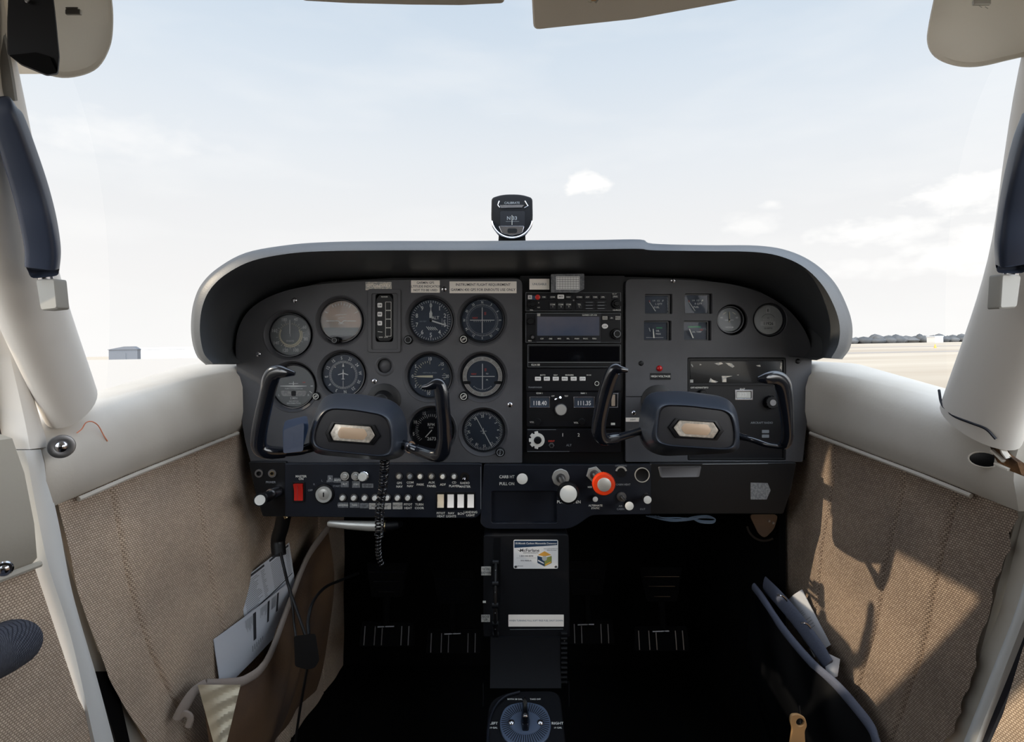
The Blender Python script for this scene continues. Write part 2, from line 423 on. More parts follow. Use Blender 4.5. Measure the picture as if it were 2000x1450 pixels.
# ================================================================ CABIN SHELL
XT=[(.55,-.580),(.60,-.572),(.65,-.561),(.69,-.551),(.8,-.530),(1.0,-.478),(1.2,-.45),(1.45,-.42)]
def XL(Y):
    if Y<=XT[0][0]: return -.580
    for (a,xa),(b,xb) in zip(XT,XT[1:]):
        if Y<=b: return xa+(xb-xa)*(Y-a)/(b-a)
    return XT[-1][1]
def XW(side,Y): return XL(Y) if side<0 else .042-XL(Y)
def ztop(Y): return 1.11+(min(Y,1.0)-1)*.2
def zbot(Y): return .993+(min(Y,1.0)-1)*.135
def onwall(px,py,side,d=0.0):
    lo,hi=.2,1.6
    for _ in range(40):
        m=(lo+hi)/2; x=(px-1000)/F*m
        inside = (x > XL(m)+d) if side<0 else (x < .042-XL(m)-d)
        if inside: lo=m
        else: hi=m
    return W(px,py,lo)
def strip(name,A,B,side,d,th,m,rows=5,crown=0.0,n=8,**tags):
    """long trim piece on the side wall between two rails given along its length"""
    A=cr([onwall(*p,side,d) for p in A],n); B=cr([onwall(*p,side,d) for p in B],n)
    inn=Vector((1 if side<0 else -1,0,0)); b=MB(m); rings=[]
    for a,c in zip(A,B):
        r=[a.lerp(c,t/rows)+inn*crown*math.sin(PI*t/rows) for t in range(rows+1)]
        r+=[c-inn*th,a-inn*th]; rings.append(r)
    b.loft(rings); return b.build(name,**tags)

# rear edge of the fabric (where the door jamb starts) as (z,Y)
RE=[(.35,.90),(.577,.83),(.697,.772),(.839,.727),(.947,.705),(1.06,.690)]
RER=[(.35,.86),(.608,.775),(.70,.742),(.80,.722),(.88,.700),(.941,.684),(1.06,.680)]
def Yr(z,side):
    T=RE if side<0 else RER
    if z<=T[0][0]: return T[0][1]
    for (a,ya),(b,yb) in zip(T,T[1:]):
        if z<=b: return ya+(yb-ya)*(z-a)/(b-a)
    return T[-1][1]
def wall_fabric(side):
    nu,nv=320,60; b=MB('fabric' if side<0 else 'fabric_dirty_shaded'); vs=[]; fs=[]; inn=1 if side<0 else -1
    seams=[.10,.285,.52,.80] if side<0 else [.10,.20,.355,.60,.85]
    for j in range(nv+1):
        q=j/nv
        for i in range(nu+1):
            t=i/nu; Y=.8
            zb=.95
            for _ in range(3):
                z=.33+(zb-.33)*q; Y=Yr(z,side)+(1.46-Yr(z,side))*t; zb=zbot(Y)
            o=-.004+sum(-.0045*math.exp(-((t-s_)/.0035)**2) for s_ in seams)
            if side<0: o+=.005*math.exp(-((t-.40)/.035)**2)-.004*math.exp(-((t-.455)/.025)**2)+.004*math.exp(-((t-.50)/.02)**2)
            o+=.0015*math.sin(t*37+q*3)+.001*math.sin(q*23+t*11)
            if t==0: Y+=(.0025*math.sin(q*47)+.0016*math.sin(q*113+1)+.0012*math.sin(q*277+2)) if side>0 else 0
            vs.append((XW(side,Y)+inn*o,Y,z))
    for j in range(nv):
        for i in range(nu):
            a=j*(nu+1)+i; f=(a,a+1,a+nu+2,a+nu+1); fs.append(f)
    b.add(vs,fs)
    # backing board behind the cloth
    b.mat('jamb_light'); rings=[]
    for k in range(9):
        Y=.69+(1.46-.69)*k/8; x=XW(side,Y)-inn*.012; x2=x-inn*.05
        rings.append([(x,Y+.0,.33),(x2,Y,.33),(x2,Y,zbot(Y)),(x,Y,zbot(Y))])
    # keep the board in front of the slanted edge
    for r_i,r in enumerate(rings):
        pass
    b.loft([[(p[0],max(p[1],Yr(p[2],side)+.004),p[2]) for p in r] for r in rings])
    return b
wl=wall_fabric(-1).build('wall_left'); struct(wl,'woven brown-grey fabric side panel on the left of the footwell')
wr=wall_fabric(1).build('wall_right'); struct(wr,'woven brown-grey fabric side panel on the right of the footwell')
# padded vinyl sills over the cloth
def sill(side):
    inn=1 if side<0 else -1; b=MB('vinyl'); rings=[]
    Ys=[.68+ (1.46-.68)*k/40 for k in range(41)]
    for k,Y in enumerate(Ys):
        x=XW(side,Y); zt=ztop(Y); zb=zbot(Y); e=0
        if k==0: e=-.008
        pr=[(.000,zb-.001),(.010+e,zb+.012),(.014+e,zb+.035),(.013+e,zt-.040),(.008+e,zt-.022),(-.002+e,zt-.009),(-.016,zt-.001),(-.035,zt+.002),(-.075,zt),(-.078,zb)]
        dimple=0
        rings.append([(x+inn*(o-dimple),Y,z) for o,z in pr])
    b.loft(rings)
    return b
s1=sill(-1).build('trim_1'); struct(s1,'padded off-white vinyl sill above the left fabric panel')
s2=sill(1).build('trim_2'); struct(s2,'padded off-white vinyl sill above the right fabric panel')
for side,par,y0 in ((-1,s1,.72),(1,s2,.73)):
    inn=1 if side<0 else -1
    pts=[(XW(side,Y)+inn*.006,Y,zbot(Y)-.003) for Y in [y0+(.998-y0)*k/12 for k in range(13)]]
    MB('vinyl').tube(pts,.0032,8).build('piping',par)
# posts
def post(side,name,base,mid,top,rb,rm,rt):
    roof=top+Vector(((.02 if side<0 else -.02),-.07,.17))
    pts=cr([base,mid,top,roof],8); n=len(pts); rad=[]
    for i in range(n):
        t=i/(n-1); r=(rb+(rm-rb)*t*2) if t<.5 else rm+(rt-rm)*(t-.5)*2
        rad.append((r*.62,r))
    b=MB('plastic_white').tube(pts,rad,28,up=(1,0,.3))
    return struct(b.build(name))
pl=post(-1,'trim_3',W(139,790,.725),W(40,530,.61),W(-55,130,.50),.0415,.047,.036)
pl['label']='off-white windscreen post at the left'
prt=post(1,'trim_4',W(1912,828,.715),W(2020,530,.61),W(2095,130,.50),.0500,.047,.036)
prt['label']='off-white windscreen post at the right'
# dark joint where the right post meets the sill, orange scrawl on the left sill
MB('seal').tube(cr([W(1834,762,.752),W(1840,790,.74),W(1862,812,.715),W(1895,826,.69),W(1925,838,.675),W(1945,858,.668)],5),.0016,6).build('joint',s2)
# left door side: jamb strips
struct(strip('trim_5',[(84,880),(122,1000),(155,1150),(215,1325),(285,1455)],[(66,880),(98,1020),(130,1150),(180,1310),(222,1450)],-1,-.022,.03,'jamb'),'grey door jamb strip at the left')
struct(strip('trim_6',[(80,878),(112,1010),(142,1160),(188,1320),(224,1455)],[(50,880),(74,1010),(96,1110),(140,1250),(186,1455)],-1,.004,.03,'white_paint',crown=.003),'white door edge at the left')
struct(strip('trim_7',[(222,1312),(238,1380),(256,1460)],[(186,1312),(206,1380),(230,1460)],-1,-.014,.004,'matt_black',rows=2),'black seal at the foot of the left jamb')
struct(strip('trim_8',[(5,560),(40,690),(88,850),(92,872)],[(-14,560),(18,690),(50,830),(58,878)],-1,.003,.03,'plastic_white',crown=.004),'cream door frame beside the left post')
struct(strip('trim_9',[(-12,560),(19,690),(52,830),(60,880)],[(-18,560),(10,690),(44,830),(54,884)],-1,-.002,.03,'seal',crown=.001,rows=3),'dark rubber seal along the left door frame')
# left door
def door(side,name):
    inn=1 if side<0 else -1
    b=MB('door_vinyl')
    def rows(zs,d):
        rings=[]
        for z,off in zs:
            Y1=Yr(max(z,.35),side)-.045 if z<1.03 else .655-(z-1.03)*.55
            rings.append([(XW(side,Y)+inn*(off+d),Y,z) for Y in [-.35+(Y1+.35)*k/24 for k in range(25)]])
        return rings
    R=rows([(.888,-.004),(.898,.006),(.94,.012),(1.0,.010),(1.04,.0),(1.05,-.02)],0)
    b.loft(R,False,False,closed=False)
    b.mat('fabric'); b.loft(rows([(.33,-.004),(.5,-.002),(.7,0),(.891,0)],0),False,False,closed=False)
    b.mat('jamb'); b.box((XW(side,.3)-inn*.02,-.35,.33),(XW(side,.3)-inn*.05,.60,1.045))
    return b.build(name)
d1=struct(door(-1,'door_1'),'left cabin door with grey-beige vinyl over woven fabric')
d2=struct(door(1,'door_2'),'right cabin door')
MB('door_vinyl').tube([(XL(Y)+.004,Y,.889) for Y in (.2,.4,.55,.675)],.004,8).build('piping',d1)
# door window frames: thin posts and rails around the side windows
for side,nm in ((-1,'trim_10'),(1,'trim_11')):
    inn=1 if side<0 else -1; x=XW(side,.3); b=MB('jamb_light')
    b.tube([(x-inn*.02,.66,1.04),(x-inn*.01,.60,1.16),(XW(side,.5)+inn*.04,.50,1.36),(XW(side,.5)+inn*.09,.44,1.50)],.014,10)
    b.tube([(x-inn*.01,-.33,1.04),(x+inn*.01,-.36,1.25),(x+inn*.08,-.38,1.50)],.022,10)
    struct(b.build(nm),'door window frame')
# rear cabin, floor, ceiling
b=MB('jamb_light')
struct(MB('matt_black').box((-.60,-1.5,.27),(.64,1.50,.33)).build('floor'),'dark cabin floor')
cb=MB('vinyl_top'); rings=[]
for Y,z0 in ((-1.5,1.42),(-.5,1.53),(.30,1.555),(.62,1.56)):
    rings.append([(.021+x*.6,Y,z0-.10*abs(x)**3) for x in [k/8-1 for k in range(17)]]+[(.021+x*.6,Y,z0+.04-.10*abs(x)**3) for x in [1-k/8 for k in range(17)]])
cb.loft(rings); struct(cb.build('ceiling'),'pale headliner')
struct(MB('rear_trim').box((-.60,-1.53,.33),(.64,-1.49,1.39)).build('wall_back'),'rear cabin wall')
struct(MB('matt_black').box((-.47,1.46,.33),(.51,1.50,1.31)).build('wall_front'),'black firewall beyond the pedals')
for side,nm in ((-1,'trim_12'),(1,'trim_13')):
    x=-.6 if side<0 else .60
    struct(MB('rear_trim').box((x,-1.49,.33),(x+.04,-.37,1.37)).build(nm),'rear side panel')
struct(MB('jamb_light').box((-.66,.46,1.50),(-.585,.76,1.74)).build('added_sun_block'),'added sun block above the left post')  # added out-of-view block that keeps sun off the right sill
b=MB('matt_black'); b.loft([[(XW(1,Y)-.016,Y,.33),(XW(1,Y)-.004,Y,.33),(XW(1,Y)-.004,Y,.985),(XW(1,Y)-.016,Y,.985)] for Y in (1.07,1.12,1.2,1.3,1.455)])  # added sheet: footwell shade put in as plain black
struct(b.build('added_shade_sheet'),'black sheet added as shade at the right of the footwell')
# windscreen: one curved pane from the cowl up to the roof
wv=[]; wf=[]; nu,nv=24,16
for j in range(nv+1):
    t=j/nv
    for i in range(nu+1):
        u=i/nu*2-1
        yb=1.47-.68*abs(u)**2.6; yt=.635-.03*u*u; zb=1.115-.03*u*u; zt=1.575-.09*abs(u)**3
        a=t*PI/2
        y=yb+(yt-yb)*(1-math.cos(a)); z=zb+(zt-zb)*math.sin(a); x=.021+u*(.575*(1-t)+.52*t)
        wv.append((x,y,z))
for j in range(nv):
    for i in range(nu):
        a=j*(nu+1)+i; wf.append((a,a+1,a+nu+2,a+nu+1))
struct(MB('windshield_glass').add(wv,wf).build('window_1'),'clear curved windscreen')

# ================================================================ OUTSIDE
HC=681.5; rollA=math.atan(29/1520)
pitchA=math.atan((HC-HZ)/F)
E=Matrix.Translation((0,0,CZ))@Matrix.Rotation(-rollA,4,'Y')@Matrix.Rotation(-pitchA,4,'X')@Matrix.Translation((0,0,-CZ))
G=CZ-1.9
def gx(px,Y): return (px-1000)/F*Y
b=MB('field',E); b.box((-6000,-600,G-1),(6000,9000,G)); struct(b.build('ground'),'pale dry airfield grass')
b=MB('apron',E); b.box((-400,5,G-.01),(-4,340,G+.03)); struct(b.build('apron'),'pale concrete apron on the left')
b=MB('tarmac',E); b.box((40,95,G-.01),(900,108,G+.02)); b.box((20,190,G-.01),(1500,215,G+.02)); struct(b.build('taxiway'),'grey taxiway across the field')
b=MB('trees',E)
r2=random.Random(3)
for k in range(430):
    x=60+k*1.9+r2.uniform(-2,2); Y=690+r2.uniform(-30,30); h=r2.uniform(5,8.5)*(1.25 if k>150 and k%7<3 else 1); w=r2.uniform(5,10)
    b.M=E@Matrix.Translation((x,Y,G+h*.45))@Matrix.Diagonal((w,w,h*.6,1))
    ph=r2.uniform(0,6); n=7; vs=[]; fs=[]
    b.lathe([(.01,-1),(.75,-.75),(1,0),(.85+.1*math.sin(ph),.4),(.45,.8),(.01,1)],(0,0),8)
tag(b.build('treeline',sharp=80),'long low grey line of distant trees on the horizon beyond the field','trees',kind='stuff')
def house(px0,px1,Y,h,dep,wallm,roofm,name,label,gable=True):
    x0,x1=gx(px0,Y),gx(px1,Y); t=thing(name,label,'building',tuple(E@Vector(((x0+x1)/2,Y,G))))
    b=MB(wallm,E); b.box((x0,Y,G),(x1,Y+dep,G+h*.75)); b.build('wall',t)
    b=MB(roofm,E); e=.4; xm=(x0+x1)/2
    if gable:
        b.loft([[(x0-e,y,G+h*.75),(x1+e,y,G+h*.75),(x1+e,y,G+h*.78),(x1-(x1-x0)*.15,y,G+h),(x0+(x1-x0)*.55,y,G+h),(x0-e,y,G+h*.78)] for y in (Y-e,Y+dep)])
    else: b.box((x0-e,Y-e,G+h*.75),(x1+e,Y+dep+e,G+h*.9))
    b.build('roof',t)
    b=MB(wallm,E); b.box((x0+(x1-x0)*.25,Y-.15,G),(x0+(x1-x0)*.6,Y+.05,G+h*.5)); b.build('door',t)
house(212,268,330,7.4,3,'hangar','hangar','hangar','grey hangar with a sloping roof seen through the left of the windscreen')
house(272,384,362,7.6,24,'hangar_white','hangar_white','hangar','long white hangar to the right of the grey hangar',False)
house(1826,1842,600,7.5,12,'hangar_white','roof_grey','airfield_building','tiny white building in front of the trees at the right',False)
t=thing('marker_cone','small orange marker standing in the field at the right','marker',tuple(E@Vector((gx(1826,150),150,G))))
b=MB('orange_sign',E@Matrix.Translation((gx(1826,150),150,G))); b.lathe([(.35,0),(.35,.1),(.28,.12),(.1,.95),(.01,1.0)],(0,0),12); b.build('cone',t)
# ================================================================ GLARESHIELD AND PANELS
O=[(402,713),(384,695),(375,665),(373,630),(378,592),(393,556),(425,524),(480,494),(560,479),(640,473),(760,471),(900,471),(1040,470),(1160,469),(1250,468),(1275,476),(1380,479),(1480,480),(1540,490),(1590,514),(1630,552),(1655,600),(1665,640),(1661,678),(1645,702)]
I=[(425,710),(408,692),(401,662),(400,632),(406,598),(422,568),(452,541),(500,518),(570,504),(645,500),(760,499),(900,499),(1040,499),(1160,497),(1245,496),(1275,496),(1375,497),(1468,499),(1520,508),(1562,528),(1595,562),(1618,604),(1627,640),(1624,672),(1612,698)]
P=[(458,712),(456,695),(456,668),(460,645),(470,618),(490,593),(518,573),(563,556),(610,548),(660,543),(760,539),(900,537),(1040,535),(1160,535),(1245,536),(1275,537),(1370,540),(1440,547),(1490,560),(1537,586),(1570,620),(1588,655),(1595,675),(1595,690),(1595,704)]
Oc,Ic,Pc=[cr(q,5) for q in (O,I,P)]
rings=[]
for o,i,p in zip(Oc,Ic,Pc):
    pw=W(p.x,p.y,1.012); iw=W(i.x,i.y,.89); ow=W(o.x,o.y,.885); m=(o+i)/2
    mid=pw.lerp(iw,.5)+(iw-pw)*0
    nose=W(i.x+(o.x-i.x)*.35,i.y+(o.y-i.y)*.35,.868); nose2=W(i.x+(o.x-i.x)*.75,i.y+(o.y-i.y)*.75,.872)
    back=Vector((ow.x,1.02,ow.z)); far=Vector((ow.x,1.455,ow.z)); cin=Vector((ow.x,0,ow.z))
    ce=Vector((.021,0,1.05)); d=(ce-cin).normalized()
    far=far+d*.012; inn=far+d*.02; inn2=Vector((pw.x,1.03,pw.z))
    rings.append([pw,mid,pw.lerp(iw,.9),iw,nose,nose2,ow,ow+Vector((0,.03,0))-d*.001,back,far,inn,inn2])
b=MB('shield'); b.loft(rings)
# raised pad in the middle of the top deck
gs=b.build('glareshield',sharp=50)
tag(gs,'padded dark grey glareshield arching over the whole instrument panel','glareshield')

def screw(parent,px,py,Y,r=5.0,m='chrome',name='screw'):
    b=MB(m,FR(px,py,Y)); b.lathe([(r,0),(r,.6),(r*.8,1.6),(r*.35,2.0)],(0,0),18)
    b.mat('black'); b.line((-r*.5,-r*.3),(r*.5,r*.3),1.1,2.0,.15); b.line((r*.3,-r*.5),(-r*.3,r*.5),1.1,2.0,.16)
    return b.build(name,parent)
U=lambda x,y:(x-1000,HZ-y)          # photo pixel -> panel frame coordinates
PF=lambda Y=1.0: FR(1000,HZ,Y)
def upoly(pts): return [U(*p) for p in pts]

# backing frame behind everything
ip=thing('panel_backing','black sheet metal frame behind the instrument panel','panel frame',(0.021,1.02,1.0))
b=MB('black',PF()); b.prism(upoly([(455,716),(457,660),(475,612),(520,575),(620,548),(760,540),(1245,538),(1370,542),(1490,562),(1560,610),(1594,680),(1590,905),(1575,905),(480,905)][::-1]),-36,-30); b.build('frame',ip)
b=MB('black',PF()); b.rbox(*U(1016,907),*U(1222,538),-29,-9.5,2); b.build('radio_rack',ip)

gauges=[(564,654.5,42),(664.5,627,42),(840.5,626,43),(941.5,625.5,43),(571,755,43),(668.5,733,43),(838.5,736,43),(942,736,43),(842,842,43),(944,843.5,41)]
lo=corner(upoly([(490,905),(478,860),(468,800),(461,712),(459,668),(466,636),(484,606),(516,583),(560,566),(620,555),(700,549),(800,546),(1020,544),(1020,905)][::-1]),[3,14]+[30]*9+[8,3,3],5)
holes=[circ(x-1000,HZ-y,r+6.5)[::-1] for x,y,r in gauges]
holes.append(rect(*U(733,668),*U(768,574),6,4)[::-1])
holes.append(circ(*U(751,715),14)[::-1]); holes.append(circ(*U(750,780),22)[::-1])
lp=thing('instrument_panel','grey moulded flight instrument panel cover on the left, filled with round gauges','instrument panel',(-.23,1.0,1.05))
b=MB('panel',PF()); b.plate(lo,holes,-7,0,.9)
for x,y,r in gauges:      # soft moulded ridge around every opening
    b.lathe([(r+9,-.6),(r+8,.7),(r+6.8,.9),(r+5.5,-.6),(r+1.6,-8.5),(r+1.6,-12),(r+7,-12)],U(x,y),48,closed=True)
b.lathe([(21,-.5),(19,1.2),(16.5,1.4),(14,-1),(14,-3)],U(751,715),32,closed=True)
b.lathe([(14,-9),(12,-7),(0.01,-5)],U(751,715),24)
# square moulded frame around the slim marker display
o1=rect(*U(783,689),*U(719,565),5,3); i1=rect(*U(777,683),*U(726,574),4,3)
b.plate(o1,[i1[::-1]],0,3.0,.9)
b.build('cover',lp)
for x,y in ((575,587),(504,692),(867,565),(731,745),(996,791)): screw(lp,x,y,1.0)
def placard(parent,x0,y0,x1,y1,lines,size,m='label_white',tm='dark_print',Y=1.0,name='placard',top=True,**kw):
    b=MB(m,FR((x0+x1)/2,(y0+y1)/2,Y)); w,h=(x1-x0)/2,(y1-y0)/2
    b.rbox(-w,-h,w,h,.1,.9,.6); b.mat(tm); n=len(lines)
    for i,t in enumerate(lines): b.text(t,0,(n/2-.5-i)*(2*h/(n+.3)),size,1.0,sx=.95)
    return b.build(name,parent,**kw)
placard(lp,803,548,859,572,['GARMIN GPS','ALTITUDE INDICATION','NOT TO BE USED'],6.2)
placard(lp,878,550,1009,573,['INSTRUMENT FLIGHT REQUIREMENT','GARMIN 430 GPS FOR ENROUTE USE ONLY'],6.8)
placard(lp,714,551,765,567,['SECONDARY'],8.5,'torn','label_white')

def gauge(name,label,x,y,r,face,draw,knobs=(),glassm='dial_glass',Y=1.0,group=None):
    Y0_=Y; Y=Y+(.0075 if r>38 else 0); t=thing(name,label,'gauge',tuple(W(x,y,Y)),group); M=FR(x,y,Y)
    b=MB('bezel',M); b.lathe([(r,-14),(r+1.3,-14),(r+1.3,-2.2),(r+.4,-1.4),(r-1.2,-1.6),(r-2.5,-5),(r-2.5,-14)],(0,0),48,closed=True); b.build('bezel',t)
    b=MB(face,M); b.lathe([(r-2.6,-13),(r-2.6,-7.5)],(0,0),48); draw(b,t,M); b.build('dial',t)
    b=MB(glassm,M); b.lathe([(r-2.6,-3.2),(r-2.6,-2.8)],(0,0),40); b.build('glass',t)
    for k in knobs:
        kx,ky,kr,mode=k; b=MB('black',FR(kx,ky,Y0_)); b.knob((0,0),kr+1.5,-8,2); b.fluted((0,0),kr,1,7,12,.06)
        b.mat('grey_print' if mode!='w' else 'white_print'); b.ring((0,0),kr*.72,kr*.86,6.9,7.15,28)
        if mode=='w': b.text('OBS',0,0,kr*.62,7.2,rot=.6)
        if mode=='h': b.text('HDG',0,0,kr*.62,7.2,rot=1.4)
        b.build('knob',t)
    return t
FD=-7.3
def needle(t,M,pts,m='white_print',w=-6.2,name='needle',hub=0):
    b=MB(m,M); b.prism(pts,w,w+.8)
    if hub: b.mat('black'); b.knob((0,0),hub,w,w+1.4,.5,20)
    b.build(name,t)
def rot(pts,a):
    a=-math.radians(a); return [(x*math.cos(a)-y*math.sin(a),x*math.sin(a)+y*math.cos(a)) for x,y in pts]
def d_asi(b,t,M):
    b.mat('cream_print').ticks((0,0),21,24,36,0,360,.9,FD); b.arc((0,0),19,21.5,60,300,FD)
    b.arc((0,0),22.5,24.5,70,210,FD); b.mat('white_print').ticks((0,0),25,28,18,0,360,.8,FD)
    b.dialnums((0,0),32,[(20,'40'),(62,'60'),(105,'80'),(160,'100'),(198,'120'),(240,'140'),(285,'160'),(338,'180')],9,FD+.1)
    b.text('KNOTS',0,-12,4.5,FD+.1); b.text('1',0,0,9,FD+.1)
    needle(t,M,[(-1,2),(1,2),(.9,28),(0,31),(-.9,28)])
gauge('airspeed_indicator','round airspeed gauge with a yellow-white number ring, topmost left on the panel',564,654.5,42,'dial_grey',d_asi)
def d_ai(b,t,M):
    b.mat('dial_grey').prism([(38*math.cos(a),38*math.sin(a)) for a in [math.radians(200+ i*140/14) for i in range(15)]],-7.5,FD+.2)
    b.mat('white_print')
    for a in (-60,-30,-20,-10,0,10,20,30,60): b.ticks((0,0),31,37 if a%30==0 else 35,1,a,a,1.1,FD)
    b.line((-29,0),(-12,0),1.3,-6); b.line((12,0),(29,0),1.3,-6)
    for v,w in ((6,6),(12,10),(-6,6)): b.line((-w,v),(w,v+1),.6,FD)
    b.mat('bezel').prism([(38*math.cos(a),38*math.sin(a)) for a in [math.radians(228+i*84/12) for i in range(13)]],-7.4,-5)
    needle(t,M,[(-11,1),(-5,1),(-1.5,-3),(1.5,-3),(5,1),(11,1),(11,-.4),(5.6,-.4),(1.8,-4.6),(-1.8,-4.6),(-5.6,-.4),(-11,-.4)][::-1],'white_print',-6,'aircraft_symbol')
gauge('attitude_indicator','round attitude gauge with painted tan reflection, horizon lines and a knob at its foot',664.5,627,42,'dial_brown',d_ai,[(655,665,5.6,'')])
def d_alt(b,t,M):
    b.mat('white_print').ticks((0,0),35,39,50,0,360,.8,FD,5,2)
    b.dialnums((0,0),29,[(36*i,str(i)) for i in range(10)],12,FD+.1)
    b.text('ALT',9,5,8.5,FD+.1); b.text('29.92',27,-4,5,FD+.1,rot=PI/2)
    b.line((22,4),(22,-12),.5,FD); b.line((33,10),(33,-16),.5,FD)
    for i in range(5): b.line((-9+i*4,-12+(-i)*.2),(-3+i*4,-19),1.2,FD)
    b.mat('grey_print').text('1000 FEET',-16,-2,3.4,FD+.1)
    needle(t,M,rot([(-1.5,-2),(1.5,-2),(1.3,30),(0,35),(-1.3,30)],108),hub=2.5)
    needle(t,M,rot([(-2.6,5),(2.6,5),(2.9,14),(.7,20),(.3,34),(-.3,34),(-.7,20),(-2.9,14)],1),w=-5.2)
gauge('altimeter','round altimeter with ALT lettering and a striped patch, under the small white label',840.5,626,43,'dial',d_alt,[(798,664,7.5,'')])
def vor(b,t,M,ring=False):
    b.mat('white_print')
    if ring:
        b.mat('ring_grey').ring((0,0),31,39,-7.5,-5,48); b.mat('dark_print').ticks((0,0),33,37.5,72,0,360,.5,-4.9); b.mat('white_print').dialnums((0,0),35,[(30*i,str((3*i+30)%36)) for i in range(12) if i not in (4,8)],5,-4.7,False)
        b.mat('black').rbox(-38,-15,-23,-9,-5.2,-3.5,2); b.rbox(23,-15,38,-9,-5.2,-3.5,2)
        b.mat('white_print'); b.ticks((0,0),25,27,13,140,220,.8,FD)
        b.text('TO',9,5,3.6,FD+.1); b.text('FR',9,-7,3.6,FD+.1)
    else:
        b.ticks((0,0),29,32,72,0,360,.55,FD); b.dialnums((0,0),35,[(30*i,['N','3','6','E','12','15','S','21','24','W','30','33'][i]) for i in range(12)],6.5,FD+.1,False)
        b.mat('grey_print').ring((0,0),26.8,27.4,-7.5,FD+.1,48); b.mat('white_print')
        for k in range(-4,5): b.line((k*4,-1.2),(k*4,-3.4),.6,FD)
    b.mat('red_print').text('NAV',-14 if not ring else -17,4.5,5,FD+.1); b.text('GS',6,13,5.2,FD+.1,rot=PI/2)
    needle(t,M,[(-.7,-25),(.7,-25),(.7,25),(-.7,25)],w=-6.3); needle(t,M,[(-24,-.6),(24,-.6),(24,.7),(-24,.7)],w=-5.4)
gauge('course_indicator','round blue-grey course gauge with crossed white needles, directly under the wide white label',941.5,625.5,43,'dial',lambda b,t,M:vor(b,t,M),[(906,663,7.5,'w')])
def d_tc(b,t,M):
    b.mat('white_print').prism([(-26,.6),(-5,1.8),(5,1.8),(26,.6),(26,-.4),(3,-2),(-3,-2),(-26,-.4)][::-1],-6,-5.4)
    b.prism([(-1,2),(1,2),(.6,9),(-.6,9)],-6,-5.4); b.line((-9,5),(9,5),1.2,-6)
    b.line((33,0),(38,0),1.5,FD); b.line((31,-10),(36,-14),1.5,FD); b.line((-38,0),(-33,0),1.5,FD)
    b.mat('chip_light').prism(corner([(-26,-9),(26,-9),(23,-20),(-23,-20)][::-1],4,4),-7.4,-6.8); b.mat('black').rbox(-4.5,-19.5,4.5,-9.5,-7,-6.2,2)
    b.mat('white_print').text('2 MIN',0,-24,5.5,FD+.1); b.text('NO PITCH',0,-30,4,FD+.1); b.text('INFORMATION',0,-34,4,FD+.1); b.text('R',29,-18,6,FD+.1); b.text('L',-29,-18,6,FD+.1)
    b.text('TURN COORDINATOR',0,-5.2,3.4,FD+.1); b.mat('red_print').text('OFF',20,7,3.4,FD+.1)
gauge('turn_coordinator','round turn gauge with small white aeroplane, half behind the left handle of the left yoke',571,755,43,'dial_grey',d_tc)
def d_hi(b,t,M):
    b.mat('white_print').ticks((0,0),23.5,28,72,0,360,.6,FD,2,0); b.dialnums((0,0),33,[(-6+30*i,['S','21','24','W','30','33','N','3','6','E','12','15'][i]) for i in range(12)],8.5,FD+.1,False)
    b.prism([(-1,-9),(1,-9),(1,2),(10,-.5),(10,1.2),(1.2,4),(.6,11),(-.6,11),(-1.2,4),(-10,1.2),(-10,-.5),(-1,2)],-6,-5.4); b.line((-3,-8),(3,-8),1.1,-5.5)
    b.prism([(-2,16),(2,16),(0,24)],-6.4,-5.8); b.line((0,-11),(0,-26),.7,-6)
    b.prism(circ(-16,15,1.2,8),-7,FD+.2); b.prism(circ(16,15,1.2,8),-7,FD+.2)
gauge('heading_indicator','round heading gauge with white compass card and aeroplane symbol, behind the left yoke hub',668.5,733,43,'dial',d_hi,[(619,774,6.5,'w')])
def d_vsi(b,t,M):
    b.mat('cream_print').ticks((0,0),27,31,21,180,360,.8,FD,5,3); b.ticks((0,0),27,31,4,40,100,.8,FD)
    b.mat('white_print').dialnums((0,0),34,[(270,'0'),(305,'5'),(0,'10'),(45,'15'),(90,'20'),(235,'5'),(185,'10')],9,FD+.1)
    b.line((-30,0),(-18,0),1.4,FD); b.line((24,2),(30,2),.8,FD); b.line((24,-2),(30,-2),.8,FD); b.mat('grey_print').text('VERTICAL SPEED',0,7,3.8,FD+.1)
    needle(t,M,[(6,-2.2),(6,2.2),(-22,1.6),(-30,.2),(-30,-.2),(-22,-1.6)],'cream_print',hub=0)
gauge('vertical_speed_indicator','round climb gauge with needle on zero, under the altimeter and above the right yoke handle',838.5,736,43,'dial',d_vsi)
gauge('course_indicator','round course gauge with a wide pale grey ring around crossed needles',942,736,43,'dial',lambda b,t,M:vor(b,t,M,True),[(906,774,7.5,'w')])
def d_rpm(b,t,M):
    b.mat('white_print').ticks((0,0),27,32,36,230,490,.8,FD,5,2); b.dialnums((0,0),36,[(258,'5'),(296,'10'),(336,'15'),(20,'20'),(62,'25'),(100,'30')],9,FD+.1)
    b.text('RPM',-1,11,7.5,FD+.1); b.text('X100',-1,5,4,FD+.1); b.text('2673',0,-17,9,FD+.1)
    needle(t,M,rot([(-1,-1),(1,-1),(.9,18),(-.9,18)],222))
gauge('tachometer','round engine speed gauge marked RPM, partly hidden by the right handle of the left yoke',842,842,43,'bezel',d_rpm)
def d_adf(b,t,M):
    b.mat('white_print').ticks((0,0),33.5,37.5,72,0,360,.7,FD,2,1.5); b.dialnums((0,0),29,[(-4+30*i,['33','0','3','6','9','12','15','18','21','24','27','30'][i]) for i in range(12)],7.5,FD+.1,False)
    b.line((-6,0),(6,0),.9,-6); b.line((0,-6),(0,6),.9,-6); b.line((-3,-4),(3,-4),.8,-6)
    needle(t,M,rot([(-.8,-31),(0,-35),(.8,-31),(.6,32),(-.6,32)],-28))
